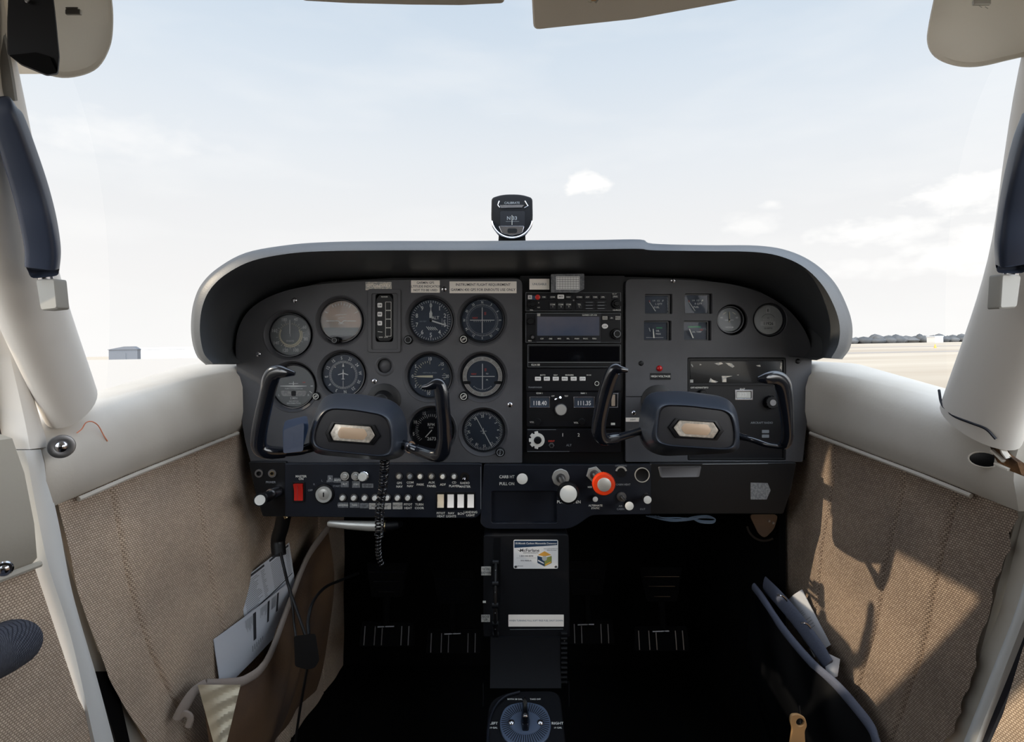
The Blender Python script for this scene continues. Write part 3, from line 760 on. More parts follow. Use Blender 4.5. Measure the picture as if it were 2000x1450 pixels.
gauge('direction_finder','round direction finder dial with one slanting needle, lowest right of the round gauges',944,843.5,41,'dial',d_adf,[(977,883,8,'h')])
# marker display
t=thing('marker_display','slim upright panel of three white lamps and four outlined squares in a recess','display',tuple(W(750,621,1.0))); M=FR(750.5,621,1.0)
b=MB('black',M); b.prism(corner([(-10,45),(10,45),(17,36),(17,-37),(10,-46),(-10,-46),(-17,-37),(-17,36)][::-1],2,2),-8,-2,.8); b.mat('white_print')
for k in range(4):
    v=31-17*k
    for p,q in (((2,v),(13,v)),((2,v-16),(13,v-16)),((2,v),(2,v-16)),((13,v),(13,v-16))): b.line(p,q,.7,-2)
b.text('MARKER',0,41,3.4,-1.9); b.text('HIGH   LOW',-2,-38,3.2,-1.9); b.line((-13,-27),(-4,-28),.9,-2); b.build('housing',t)
for k,tx in enumerate(('OM','MM','IM')):
    b=MB('rocker_white',M); b.rbox(-13.5,20-17.5*k,-4.5,29-17.5*k,-2,-.2,2,.5); b.mat('dark_print').text(tx,-9,24.5-17.5*k,4.2,-.1); b.build('lamp',t)
# ================================================================ RIGHT PANEL
ro=corner(upoly([(1222,903),(1222,545),(1320,545),(1420,552),(1485,569),(1533,597),(1567,634),(1586,675),(1586,720),(1578,810),(1568,903)]),[3,12,30,40,40,40,40,20,30,30,3],5)
fuelw=[(1262,578,1307,611),(1340,577,1385,611),(1260,630,1305,663),(1338,630,1383,663)]
rh=[rect(*U(a-2,d+2),*U(c+6,b-3),1.5,2)[::-1] for a,b,c,d in fuelw]
rh+=[circ(*U(1430,625),30)[::-1],circ(*U(1504,625),33)[::-1],rect(*U(1343,900),*U(1535,699),3,3)[::-1]]
rp=thing('instrument_panel','grey moulded panel cover on the right with four square gauges and two small round ones','instrument panel',(.35,1.0,1.05))
b=MB('panel',PF()); b.plate(ro[::-1],rh,-9,0,.9); b.mat('black').line(U(1222,775),U(1262,775),1.6,0,.15); b.build('cover',rp)
screw(rp,1315,548,1.0); screw(rp,1238,807,1.0,4.5); screw(rp,1252,710,1.0,5,'black'); screw(rp,1558,706,1.0,5,'black')
placard(rp,1270,729,1310,742,['HIGH VOLTAGE'],5.6,'black','white_print')
placard(rp,1222,816,1250,824,['LIGHT'],4,'label_white','dark_print')
b=MB('red_lamp',FR(1288,720,1.0)); b.lathe([(6,0),(5.6,2),(3.6,4),(0.01,4.8)],(0,0),20); b.build('warning_lamp',rp)
def mini(i,label,draw,name,cat='gauge'):
    a,bb,c,d=fuelw[i]; cx,cy=(a+c)/2,(bb+d)/2; t=thing(name,label,cat,tuple(W(cx,cy,1.0))); M=FR(cx,cy,1.0); w,h=(c-a)/2+3,(d-bb)/2+2
    b=MB('bezel',M); b.plate(rect(-w-4,-h-3,w+4,h+3,1),[rect(-w+2,-h+1.5,w-2,h-1.5,1)[::-1]],-13,-9,.3); b.build('bezel',t)
    b=MB('dial',M); b.rbox(-w,-h,w,h,-13,-11.5); draw(b,t,M); b.build('dial',t)
    b=MB('dial_glass',M); b.rbox(-w+1,-h+1,w-1,h-1,-10,-9.6); b.build('glass',t)
def d_fuel(b,t,M):
    b.mat('red_print').text('E',-13,6,5,-11.3,rot=.3); b.mat('white_print').text('1/4',-5,7.5,4.6,-11.3); b.text('1/2',4,7.5,4.6,-11.3); b.text('F',13,7,5.5,-11.3,rot=-.3)
    b.text('L QTY' if t['label'].find('leftmost')>=0 else 'R QTY',5,1,5,-11.3); b.text('FUEL',1,-5.5,5,-11.3)
    needle(t,M,[(-2.5,-13),(-.6,-13),(-13,5),(-14,4.4)][::1],w=-11)
mini(0,'square fuel gauge at the upper left of the four, leftmost in the top row',d_fuel,'fuel_gauge')
mini(1,'square fuel gauge at the upper right of the four',d_fuel,'fuel_gauge')
def d_oil(b,t,M):
    b.mat('green_print').line((2,6),(14,6),2,-11.4); b.mat('white_print').line((-12,6),(-10,-1),1,-11.4); b.text('OIL',5,0,4.5,-11.3); b.text('PRESS',6,-6,4,-11.3); b.line((-18,-13),(16,-13),.6,-11.4)
    needle(t,M,[(-5,-14),(-2.6,-14),(-4.8,4),(-6,4)])
mini(2,'square gauge with a short green mark, lower left of the four',d_oil,'oil_pressure_gauge')
def d_temp(b,t,M):
    b.mat('green_print').line((-13,8),(12,8),2.6,-11.4); b.mat('white_print').text('OIL TEMP',4,-2,4.5,-11.3); b.mat('red_print').text('245',13,2,4,-11.3)
    needle(t,M,[(-6,-14),(-3.6,-14),(-11.5,4),(-13,3.6)])
mini(3,'square gauge with a long green bar, lower right of the four',d_temp,'oil_temperature_gauge')
def d_amp(b,t,M):
    b.mat('cream_print').line((0,10),(0,16),1.4,FD); b.arc((0,-2),17,18.2,-45,-20,FD,6); b.arc((0,-2),17,18.2,20,45,FD,6)
    b.mat('white_print').text('60',-15,4,5,FD+.1); b.text('60',15,4,5,FD+.1); b.text('VACUUM',0,-15,4,FD+.1); b.text('SUCTION',0,-1,4,FD+.1)
    needle(t,M,[(-.9,-5),(.9,-5),(.8,14),(-.8,14)],'cream_print',hub=1.5)
gauge('suction_gauge','small round dark gauge with upright needle, right of the square gauges',1427,624.5,26,'dial_grey',d_amp)
def d_hob(b,t,M):
    b.mat('dark_print').ring((0,3),1,1.4,-7.5,FD,8); b.mat('white_print').rbox(-4,12,4,24,-7.4,-7.1,1); b.mat('dark_print').text('E',0,18,8,-7)
    b.mat('white_print').text('HOURS',0,0,6,FD+.1); b.mat('white_print').rbox(-15,-12,14,-3.5,-7.5,-7,1); b.mat('dark_print').text('11926',0,-7.8,8,-6.9); b.text('QUARTZ',0,-17,4,FD+.1); b.arc((0,-3),14,14.6,-60,60,FD)
gauge('hour_meter','small round meter with a pale grey face marked HOURS, rightmost on the panel',1503.5,624.5,31,'dial_light',d_hob)
# loose dark adapter ring of the hour meter is part of the bezel already

# right radio
t=thing('radio','radio with peeling glossy black cover plate, behind the right yoke','radio',tuple(W(1438,790,1.0))); M=FR(1438,790,1.0)
b=MB('radio_black',M); b.rbox(-92,-108,94,88,-12,-5,2); b.mat('black'); b.plate(rect(-94,-110,97,90,3),[rect(-90,38,93,86,1)[::-1],rect(-90,-106,93,36,1)[::-1]],-6,-2,.5)
b.mat('white_print')
for k,tx in enumerate(('OFF','ADF','ANT','BFO')): b.text(tx,-84+k*9,32,4.6,-4.8)
b.text('KHZ',14,29,5,-4.8); b.mat('grey_print').text('AIRCRAFT RADIO',52,-37,5.5,-4.8); b.rbox(52,-57,66,-51,-5,-4.2,1); b.rbox(52,-66,66,-60,-5,-4.2,1); b.build('body',t)
b=MB('black_gloss',M); b.rbox(-89,41,92,84,-5,-3.8,1.5,.3); b.build('cover_plate',t)
for pts in ([(-42,80),(-28,82),(-24,79),(-34,76)],[(-20,81),(-8,80),(-2,74),(-6,71),(-14,76)],[(40,76),(48,77),(49,73),(43,74)],[(88,82),(91,80),(91,66),(87,70)],[(-52,43),(-49,51),(-44,47),(-34,44),(-38,42)],[(-26,43),(-27,55),(-6,55),(-18,52),(-18,43)],[(-86,79),(-83,74),(-84,72),(-87,77)],[(-70,79),(-66,77),(-70,76)],[(2,57),(6,58),(6,56)],[(-89,42),(-83,42),(-83,48),(-89,48)]):
    MB('torn',M).prism(pts[::-1],-3.9,-3.4).build('torn_patch',t)
b=MB('chrome',M); b.plate(rect(-1,8,34,28,1),[rect(2,11,31,25,1)[::-1]],-5,-3.4,.4); b.mat('dial_light').rbox(3,12,30,24,-5,-4.4); b.mat('white').text('323',15,18,10,-4.2); b.build('display',t)
b=MB('black',M); b.fluted((-66,22),7,-5,6,12,.1); b.fluted((68,4),13,-5,8,14,.08); b.mat('steel').lathe([(6,8),(6,9)],(68,4),20); b.build('knob',t)

# ================================================================ CENTRE RADIO STACK
def unit(name,label,x0,y0,x1,y1,w=2,m='radio_black',cat='radio',edge=True):
    cx,cy=(x0+x1)/2,(y0+y1)/2; t=thing(name,label,cat,tuple(W(cx,cy,1.0))); M=FR(cx,cy,1.0); a,h=(x1-x0)/2,(y1-y0)/2
    b=MB(m,M); b.rbox(-a,-h,a,h,-8,w,2,.6)
    if edge:
        b.mat('grey_print')
        b.line((-a+1,-h+1),(a-1,-h+1),.5,w); b.line((-a+1,h-1),(a-1,h-1),.5,w); b.line((-a+1,-h+1),(-a+1,h-1),.5,w); b.line((a-1,-h+1),(a-1,h-1),.5,w)
    return t,M,b,(cx,cy)
placard(rp.__class__ and ip,1034,545,1073,566,['UNUSABLE'],6,'label_white','grey_print',Y=.995)
# clear card holder with a gridded card
t=thing('note_card','grey-green holder with a small white gridded card above the radios','card',tuple(W(1108,553,.99))); M=FR(1108,553,.985)
b=MB('chip',M); b.prism(corner([(-32,17),(33,18),(33,-12),(18,-19),(-32,-19)][::-1],1.5,2),-1,.6); b.build('holder',t)
b=MB('card_white',M); b.rbox(-22,-13,24,13,.6,1.0,.5); b.mat('dark_print')
for k in range(6): b.line((-21,11-k*4.4),(23,11-k*4.4),.5,1.0,.1)
for k in range(9): b.line((-20+k*5.3,-12),(-20+k*5.3,12),.4,1.0,.1)
b.build('card',t)
# audio panel
t,M,b,c=unit('audio_panel','slim audio selector panel with rows of black buttons, topmost of the radios',1026,571,1213,609); L=lambda x,y:(x-c[0],c[1]-y)
b.mat('white_print')
for x,y,tx in ((1038,606,'VOL'),(1204,606,'SQUELCH'),(1200,575,'PILOT'),(1052,592,'M'),(1052,601,'ICS')): b.text(tx,*L(x,y),3.4,2.2)
b.mat('white').rbox(*L(1031,585),*L(1039,577),2,2.6); b.mat('card_blue').rbox(*L(1039,586),*L(1046,578),2,2.6); b.mat('dark_print').text('A',*L(1035,581),6,2.7); b.build('faceplate',t)
b=MB('red',M); b.lathe([(5,2),(5,3),(4,3.4)],L(1050,581),16); b.build('marker_lamp',t)
btn=[(1062,581,'OM'),(1079,581,'COM'),(1095,580,'MKR'),(1110,581,'NAV'),(1131,581,'COM3'),(1147,581,'ADF'),(1162,581,'DME'),(1177,581,'SPR'),(1201,580,'SPKR')]
for x,y,tx in btn:
    b=MB('bezel' if tx!='MKR' else 'rocker_white',M); u,v=L(x,y); b.rbox(u-6.5,v-4.2,u+6.5,v+4.2,2,4.2,2,.7); b.mat('white_print' if tx!='MKR' else 'dark_print').text(tx,u,v,3.9,4.35); b.build('button',t)
for x,y,tx in ((1079,597,'COM 1'),(1095,597,'COM 2'),(1110,597,'COM 3'),(1131,597,'TEL')):
    b=MB('bezel',M); u,v=L(x,y); b.rbox(u-6.5,v-8,u+6.5,v+7,2,4.2,1.2,.7); b.mat('white_print').text(tx[:3],u,v+1.5,4.2,4.35); b.text(tx[3:] or 'L',u,v-2.5,3.8,4.35); b.build('button',t)
for x in (1151,1174):
    for y in (591,597,603):
        b=MB('bezel',M); u,v=L(x,y); b.rbox(u-10,v-2.2,u+10,v+2.2,2,3.8,1,.5); b.mat('grey_print').line((u-7,v),(u+6,v),1.0,3.8,.1); b.build('button',t)
for x,y in ((1040,595),(1203,594)):
    b=MB('black',M); b.fluted(L(x,y),9,2,9,14,.06); b.fluted(L(x,y),5.5,9,13,10,.06); b.build('knob',t)
b=MB('steel',M); b.lathe([(1.8,2),(1.4,3)],L(1120,587),12); b.mat('black').rbox(*L(1117,600),*L(1123,592),2,3,1); b.build('dimmer',t)
# gps navigator
t,M,b,c=unit('navigation_radio','navigator with a wide purple-grey screen, second from the top of the radios',1026,611,1213,670)
b.mat('bezel').rbox(*L(1045,668.5),*L(1174,612),2,3.4,1.5,.5); b.mat('grey_print').line(L(1048,612),L(1174,612),.8,3.4); b.line(L(1048,668.5),L(1172,668.5),.8,3.4)
b.mat('white_print').text('GARMIN GPS 430',*L(1151,616),3.8,3.55); b.text('MSG',*L(1035,666),3.4,2.3); b.mat('chip_light').rbox(*L(1049,618),*L(1055,613),3.4,3.7); b.build('faceplate',t)
b=MB('gps_screen',M); b.rbox(*L(1049,656),*L(1170,619),3.3,3.8,1); b.build('screen',t)
for k,tx in enumerate(('CDI','OBS','MSG','FPL','VNAV','PROC','TERR')):
    b=MB('bezel',M); u,v=L(1058+17*k,662); b.rbox(u-6,v-3.4,u+6,v+3.4,3.3,4.8,1.2,.5); b.mat('white_print').text(tx,u,v,3.6,4.95); b.build('button',t)
for x,tx in ((1181,'RNG'),(1194,'-D-'),(1206,'MENU')):
    b=MB('chip_light' if x!=1194 else 'bezel',M); u,v=L(x,621.5); b.rbox(u-5,v-3.6,u+5,v+3.6,2,3.8,1,.5); b.mat('dark_print' if x!=1194 else 'white_print').text(tx,u,v,3.6,3.95); b.build('button',t)
b=MB('rocker_white',M); u,v=L(1181,637.5); b.lathe([(6,2),(6,3.2),(5,3.8)],(u,v),20,sy=.8); b.mat('dark_print').text('CLR',u,v,4,3.95); b.build('button',t)
b=MB('black',M); u,v=L(1203,652.5); b.fluted((u,v),11,2,8,16,.06); b.lathe([(7,8),(7,14),(6,15)],(u,v),24); b.mat('grey_print').ring((u,v),5.6,6.8,14.9,15.3,28); b.build('knob',t)
b=MB('black',M); b.fluted(L(1036,628),7,2,8,12,.06); b.build('knob',t)
b=MB('black',M); b.fluted(L(1040,659),5.5,2,7,12,.06); b.mat('steel').lathe([(3,7),(2.5,7.6)],L(1040,659),16); b.build('knob',t)
# dark display unit
t,M,b,c=unit('blank_display','wide unlit black display with a thin pale outline and a narrow labelled strip below','display',674,0,0) if False else unit('blank_display','wide unlit black display with a thin pale outline and narrow strip below it',1030,673,1213,718,2,'black','display')
b.mat('black_gloss').rbox(*L(1034,706),*L(1209,677),2,2.5,1); b.mat('grey_print').line(L(1031,708),L(1212,708),.9,2); b.mat('white_print').text('KLN 88',*L(1046,713),5.2,2.2); b.build('housing',t)
# transponder with six white keys
t,M,b,c=unit('selector_unit','dark radio unit with a row of six small white keys',1028,720,1213,764,1,'radio_black',edge=False)
b.mat('white_print').text('AUTO',*L(1060,733),3.8,1.2); b.text('NAV',*L(1085,733),3.8,1.2); b.text('MARKERS',*L(1112,733),3.8,1.2); b.text('MODE',*L(1150,733),3.2,1.2); b.mat('grey_print').text('TRANSPONDER',*L(1045,757),3.8,1.2); b.build('faceplate',t)
for k,tx in enumerate(('TRK','BRG','DST','RNG','CRS','DTA')):
    b=MB('rocker_white',M); u,v=L(1050.5+17.4*k,740); b.rbox(u-5.8,v-3.8,u+5.8,v+3.8,1,3,1,.6); b.mat('dark_print').text(tx,u,v,4.2,3.15); b.build('key',t)
b=MB('black',M); u,v=L(1165,749); b.knob((u,v),5,1,5); b.mat('white_print').ring((u,v),3.6,4.5,4.9,5.2,20); b.build('knob',t)
# nav com
t,M,b,c=unit('communication_radio','radio with two number windows reading 118.40 and 111.35 and a round grey knob',1029,766,1213,834,1,'radio_black',edge=False)
b.mat('white_print').text('COM 1',*L(1054,768.5),4.2,1.2); b.text('NAV 1',*L(1140,768.5),4.2,1.2); b.text('VOL',*L(1039,825),4.6,1.2); b.text('VOL',*L(1125,826),4.6,1.2); b.text('OFF',*L(1080,774),3.4,1.2); b.text('TEST',*L(1106,774),3.4,1.2)
b.mat('black').rbox(*L(1033,822),*L(1210,799),1,1.6,2); b.build('faceplate',t)
for x0,x1,tx in ((1034,1074,'118.40'),(1120,1161,'111.35')):
    b=MB('chrome',M); u0,v0=L(x0,797); u1,v1=L(x1,775); b.plate(rect(u0,v0,u1,v1,1),[rect(u0+1.6,v0+1.6,u1-1.6,v1-1.6,.5)[::-1]],0,3,.3); nw=b.build('number_window',t); b=MB('dial',M); b.rbox(u0+1,v0+1,u1-1,v1-1,0,1.4); b.mat('white').text(tx,(u0+u1)/2,(v0+v1)/2-2,12,1.6,sx=.85); b.build('number_strip',nw)
b=MB('steel',M); b.fluted(L(1095,800),12,1,9,24,.03); b.mat('satin').lathe([(10.5,9),(10,9.6)],L(1095,800),28); b.build('knob',t)
b=MB('chrome',M); u,v=L(1090,778); b.tube([(u,v,1),(u-2,v,5),(u-8,v-2,8)],2.2,8); b.tube([(u+2,v,1),(u+4,v+2,6)],2.4,8); b.build('toggle',t)
for x in (1050,1136,):
    b=MB('black',M); b.fluted(L(x,824),7,1,6,12,.08); b.build('knob',t)
b=MB('chrome',M); b.plate(rect(*L(1187,797),*L(1207,768),1),[rect(*L(1189,795),*L(1205,770),1)[::-1]],0,2.6,.3); b.mat('dial_brown').rbox(*L(1194,793),*L(1201,771),0,2,1); b.build('signal_window',t)
# transponder at the foot
t,M,b,c=unit('transponder','lowest radio with a white toothed selector knob and code digits',1029,838,1213,884,1,'radio_black',edge=False)
b.mat('grey_print').line(L(1030,839.5),L(1086,839.5),.7,1); b.line(L(1030,882),L(1112,882),.7,1); b.mat('white_print').text('1',*L(1099,850),9,1.2); b.text('2',*L(1130,850),9,1.2); b.rbox(*L(1193,830.5),*L(1201,826),1,1.6); b.mat('red_print').text('IDENT',*L(1077,862),4.4,1.2); b.mat('grey_print').text('ALT',*L(1111,870),6,1.2); b.build('faceplate',t)
b=MB('knob_white',M); u,v=L(1050,859.5)
b.ring((u,v),7.5,13.5,1,5,32)
for k in range(5):
    a=math.radians(100+40*k); p=(u+13.5*math.cos(a),v+13.5*math.sin(a)); b.prism(corner([(p[0]+5*math.cos(a+q),p[1]+5*math.sin(a+q)) for q in (.8,2.34,3.94,5.5)],1,2),1,4.6,.5)
b.mat('black').knob((u,v),6.5,1,9,1.5); b.build('selector_knob',t)
b=MB('steel',M); u,v=L(1077,870); b.prism([(u+5.5*math.cos(PI/3*i),v+5.5*math.sin(PI/3*i)) for i in range(6)],1,4,.5); b.mat('black').knob((u,v),3,4,5,.5,16); b.build('nut',t)

# ================================================================ YOKES
def outline(pts,r,Y,k=6): return [W(x,y,Y) for x,y in corner(pts,r,k)]
def shrink(pts,f,dx=0,dy=0):
    cx=sum(p[0] for p in pts)/len(pts); cy=sum(p[1] for p in pts)/len(pts)
    return [(cx+(x-cx)*f+dx,cy+(y-cy)*f+dy) for x,y in pts]
def yoke(name,label,front,outer,plq,grips,arms,shaft,clampside):
    cx=sum(p[0] for p in front)/len(front); cy=sum(p[1] for p in front)/len(front)
    t=thing(name,label,'yoke',tuple(W(cx,cy,.80)))
    b=MB('yoke'); r=24
    inner=shrink(front,.965); inn2=shrink(front,.935)
    b.loft([outline(shrink(outer,.86),18,.905),outline(shrink(outer,.96),22,.90),outline(outer,26,.882),outline(shrink(outer,1.0,0,2),28,.85),outline([(a*.25+c*.75,bb*.25+d*.75) for (a,bb),(c,d) in zip(outer,front)],26,.81),outline(shrink(front,1.01),24,.801),outline(inner,22,.799),outline(inn2,20,.8005)],True,False)
    b.mat('yoke_face'); b.loft([outline(inn2,20,.8005),outline(shrink(front,.90),18,.8035),outline(shrink(front,.5),10,.8030)],False,True)
    b.build('hub',t)
    b=MB('black'); b.loft([[W(x,y,Y) for x,y in shrink(plq,f)] for f,Y in ((1.28,.8035),(1.26,.8005),(1.12,.8000),(1.06,.8032))],True,True); b.build('emblem_frame',t)
    b=MB('plaque'); b.loft([[W(x,y,Y) for x,y in corner(shrink(plq,f),2,2)] for f,Y in ((1.03,.8034),(1.03,.8018),(1.0,.8012))],True,True)
    b=b.build('emblem',t); b_=b
    b=MB('plaque_tan'); b.loft([[W(x,y,Y) for x,y in corner(shrink(plq,f),3,2)] for f,Y in ((.70,.8014),(.70,.80095),(.68,.8008))],True,True)
    b.build('inlay',b_)
    for pts,rad in grips:
        P=[W(x,y,Y) for x,y,Y in pts]; n=6
        b=MB('grip'); Q=cr(P,n); A=crs([q[0] for q in rad],n); B2=crs([q[1] for q in rad],n)
        b.tube(Q,[(max(a,.5)*.8/F,max(c,.5)*1.0/F) for a,c in zip(A,B2)],16,up=(0,1,0)); b.build('grip',t)
    for pts,rr in arms:
        b=MB('grip'); Q=cr([W(x,y,Y) for x,y,Y in pts],5); b.tube(Q,[q*.8/F for q in crs(rr,5)],14); b.build('arm',t)
    b=MB('steel'); x,y=shaft; b.tube([Vector(((x-1000)/F,1.01,CZ-(y-HZ)/F)),Vector(((x-1000)/F,.895,CZ-(y-HZ)/F))],.0125,20)
    b.build('shaft',t)
    b=MB('rubber',FR(x,y,1.0)); b.lathe([(33,-1),(33,2),(28,4),(20,5),(16,12),(15,30),(13,31)],(0,0),32); b.build('boot',t)
    return t
fl=[(627,796),(757,810),(770,889),(741,893),(640,884),(604,874)]
ol=[(634,768),(700,769),(773,782),(795,818),(797,884),(764,899),(612,886),(600,860),(612,815)]
# use matching corner counts
fl=[(634,795),(690,798),(757,810),(768,835),(770,884),(752,894),(625,880),(606,868),(612,830)]
yl=yoke('control_yoke','left control yoke with blue-grey hub, silver emblem and two upright handles',fl,ol,
     [(646.5,846.6),(656,829),(722,834),(731,851),(720,865),(652,860)],
     [([(576,730,.765),(560,728,.765),(543,727,.768),(530,738,.772),(521,775,.778),(512,815,.784),(506,850,.79),(507,874,.795),(524,884,.80),(556,884,.815)],[(4,3),(6,7),(8,11),(9,13),(10,12),(11,12),(12,12),(12,12),(11,11),(9,9)]),
      ([(824,757,.775),(838,755,.775),(853,750,.776),(861,760,.778),(865,795,.78),(868,830,.785),(868,862,.79),(862,886,.797),(845,889,.805),(815,880,.82)],[(4,3),(6,6),(8,9),(10,11),(11,11),(12,11),(12,11),(11,12),(10,10),(9,9)])],
     [([(550,884,.815),(585,880,.83),(615,872,.85)],[9,10,11]),([(822,883,.82),(795,872,.83),(770,862,.85)],[9,10,12])],(750,782),-1)
b=MB('chrome'); b.tube([W(802,874,.826),W(799,873,.828)],12.5*.8/F,18); b.build('collar',yl)
# push to talk switch clamped to the left arm
b=MB('switchbox'); b.loft([[W(x,y,Y) for x,y in corner([(557,822),(600,812),(603,836),(590,880),(553,882),(552,840)],5,3)] for Y in (.835,.80,.795)]); sbx=b.build('switch_box',yl)
b=MB('navy'); b.loft([[W(x,y,Y) for x,y in corner([(554,840),(594,826),(592,882),(553,886)],5,3)] for Y in (.80,.788)]); b.build('switch_cover',yl)
fr_=[(1285,789),(1340,790),(1428,801),(1440,830),(1442,872),(1424,880),(1300,872),(1277,862),(1279,825)]
orr=[(1262,766),(1330,763),(1418,775),(1440,800),(1448,872),(1430,884),(1282,890),(1246,862),(1248,810)]
yr=yoke('control_yoke','right control yoke with dark hub, tan emblem and two upright handles',fr_,orr,
     [(1317,836),(1328,822),(1392,826),(1402,841),(1392,856),(1328,852)],
     [([(1226,724,.765),(1212,722,.765),(1202,722,.768),(1194,735,.772),(1184,765,.778),(1176,795,.784),(1170,825,.79),(1170,846,.796),(1180,858,.803),(1205,856,.815)],[(3,3),(6,6),(9,10),(11,11),(12,11),(13,11),(13,11),(12,11),(10,10),(9,9)]),
      ([(1480,741,.765),(1497,739,.765),(1515,738,.768),(1528,750,.772),(1534,785,.778),(1537,820,.784),(1538,848,.79),(1534,866,.797),(1524,872,.803)],[(4,4),(7,9),(8,11),(9,13),(10,12),(11,10),(11,9),(9,9),(6,6)])],
     [([(1200,857,.813),(1225,850,.83),(1258,840,.85)],[9,8,8]),([(1526,873,.803),(1495,868,.82),(1465,858,.83),(1440,852,.85)],[5,6,6,8])],(1285,785),1)
# coiled cord
t0=MB('cord'); path=cr([W(752,893,.87),W(751,915,.885),W(748,950,.90),W(742,990,.91),(W(741,1030,.92)),W(739,1068,.93),W(741,1090,.94),W(747,1105,.945)],14)
L_=[0]
for a,c in zip(path,path[1:]): L_.append(L_[-1]+(c-a).length)
hp=[]; turns=31; N=turns*12
for i in range(N+1):
    s=L_[-1]*i/N; k=max(j for j in range(len(L_)) if L_[j]<=s+1e-9); k=min(k,len(path)-2); f=(s-L_[k])/max(L_[k+1]-L_[k],1e-9); p=path[k].lerp(path[k+1],f)
    T=(path[k+1]-path[k]).normalized(); Nn=Vector((0,1,0)); Nn=(Nn-T*Nn.dot(T)).normalized(); Bn=T.cross(Nn); a=2*PI*i/12
    rr=8.0*.9/F*(1 if s<L_[-1]*.72 else .62); hp.append(p+Nn*rr*math.cos(a)+Bn*rr*math.sin(a))
t0.tube(hp,.0013,6); cc=t0.build('coiled_cord',sharp=60); tag(cc,'glossy black coiled cord hanging from under the left yoke hub','cord')
# ================================================================ LOWER PANELS
YS=.975
def breaker(parent,x,y,r=7,w=7,m='knob_white',ring='steel',name='circuit_breaker'):
    b=MB('black',FR(x,y,YS)); b.lathe([(r+2.5,0),(r+2.2,1.4),(r,1.8)],(0,0),24); b.mat(ring).ring((0,0),r*.8,r+.8,1,3,24); b.mat(m).lathe([(r*.72,1),(r*.72,w-1),(r*.6,w)],(0,0),20); return b.build(name,parent)
lsp=thing('side_jack_panel','black corner panel with two jacks and the primer, left of the switch panel','panel',tuple(W(530,958,YS)))
b=MB('black',PF(YS)); b.prism(corner(upoly([(484,903),(558,903),(558,1010),(512,1010),(497,960)]),4,3),-12,-2,1); b.mat('grey_print').text('PRIMER',*U(528,943),6,-1.8); b.build('plate',lsp)
for x in (506,532):
    b=MB('steel',FR(x,925,YS)); b.ring((0,0),4.5,8,-2,1.5,24); b.mat('brass' if x==532 else 'black').ring((0,0),3,4.6,-2,2.5,20); b.mat('black').lathe([(3,-2),(3,-1)],(0,0),16); b.build('jack',lsp)
t=thing('primer_knob','black primer knob with white end and chrome collar at the far left under the panel','knob',tuple(W(508,977,.94)))
b=MB('chrome'); b.tube([W(542,962,YS),W(528,967,.955)],.0095,20); b.build('collar',t)
b=MB('black'); b.tube([W(535,965,.965),W(512,975,.94)],[.0088]*2,20); b.tube([W(512,975,.94),W(508,977,.925)],[.0098,.0102],22); b.build('barrel',t)
b=MB('knob_white'); b.tube([W(508,977,.925),W(507.5,977.4,.922)],.0080,22); b.build('end_cap',t)

sp=thing('switch_panel','long dark switch panel under the left gauges with rows of round breakers','switch panel',tuple(W(750,958,YS)))
b=MB('panel_dark',PF(YS)); b.prism(corner(upoly([(556,906),(941,906),(942,1000),(930,1013),(556,1010)]),[2,5,8,8,2],4),-12,0,1.4)
b.mat('grey_print'); b.line(U(939,912),U(939,995),.8,0,.2)
for x,y,tx in ((780,944,'GPS'),(780,951,'NAV'),(801,943,'COM'),(801,950,'NAV'),(821,947,'PARK'),(843,943,'AUX'),(843,950,'PANEL'),(865,947,'ADF'),(887,943,'CD'),(887,950,'PLAYER'),(908,944,'RADIO'),(908,951,'MASTER'),
               (797,986,'PITOT'),(797,993,'HEAT'),(819,986,'TURN'),(819,993,'COOR'),(861,1003,'PITOT'),(861,1009,'HEAT'),(881,1003,'NAV'),(881,1009,'LIGHTS'),(900,1004,'BCN'),(919,1001,'LANDING'),(919,1007,'LIGHT'),(588,931,'MASTER'),(588,936,'ON')):
    b.mat('white_print').text(tx,*U(x,y),6.0,.15)
for a,tx in ((-75,'OFF'),(-45,'R'),(-10,'L'),(22,'BOTH'),(55,'START')):
    A=math.radians(90-a); u,v=U(634,965); b.mat('grey_print').text(tx,u+29*math.cos(A),v+26*math.sin(A),5.2,.15)
b.build('plate',sp)
for x0,y0,x1,y1 in ((666,940,681,952),(688,940,703,953),(707,945,729,953),(640,929,650,941),(652,934,667,943),(660,982,680,992),(683,982,702,992),(703,983,720,993),(721,983,740,995),(741,983,764,995),(767,982,786,995)):
    b=MB('chip' if x0<700 else ('chip_light' if x0>715 and y0>960 else 'chip'),FR((x0+x1)/2,(y0+y1)/2,YS)); w,h=(x1-x0)/2,(y1-y0)/2; b.rbox(-w,-h,w,h,0,.5,.5); b.mat('white_print' if x0<700 else 'dark_print').text({666:'ALT',688:'STBY',707:'STROBE',640:'R',652:'BOTH',660:'LANDING',683:'TAXI',703:'NAV',721:'INST',741:'FLAP',767:'BEACON'}[x0],0,0,4.6,.6); b.build('label_chip',sp)
for x in (674,695): breaker(sp,x,930,7.5,6,'satin','satin')
b=MB('chrome',FR(712,929,YS)); b.knob((0,0),9.5,0,8); b.mat('knob_white').knob((-1,0),8.2,8,16,1.5); b.build('dimmer_knob',sp)
for k,x in enumerate((780,801,821,843,865,887)): breaker(sp,x,930.5,5.8,7,['satin','grey_print','knob_white','satin','knob_white','knob_white'][k],'steel')
for x in (670,692,713,733,757,777,797,820): breaker(sp,x,972,6.2,9)
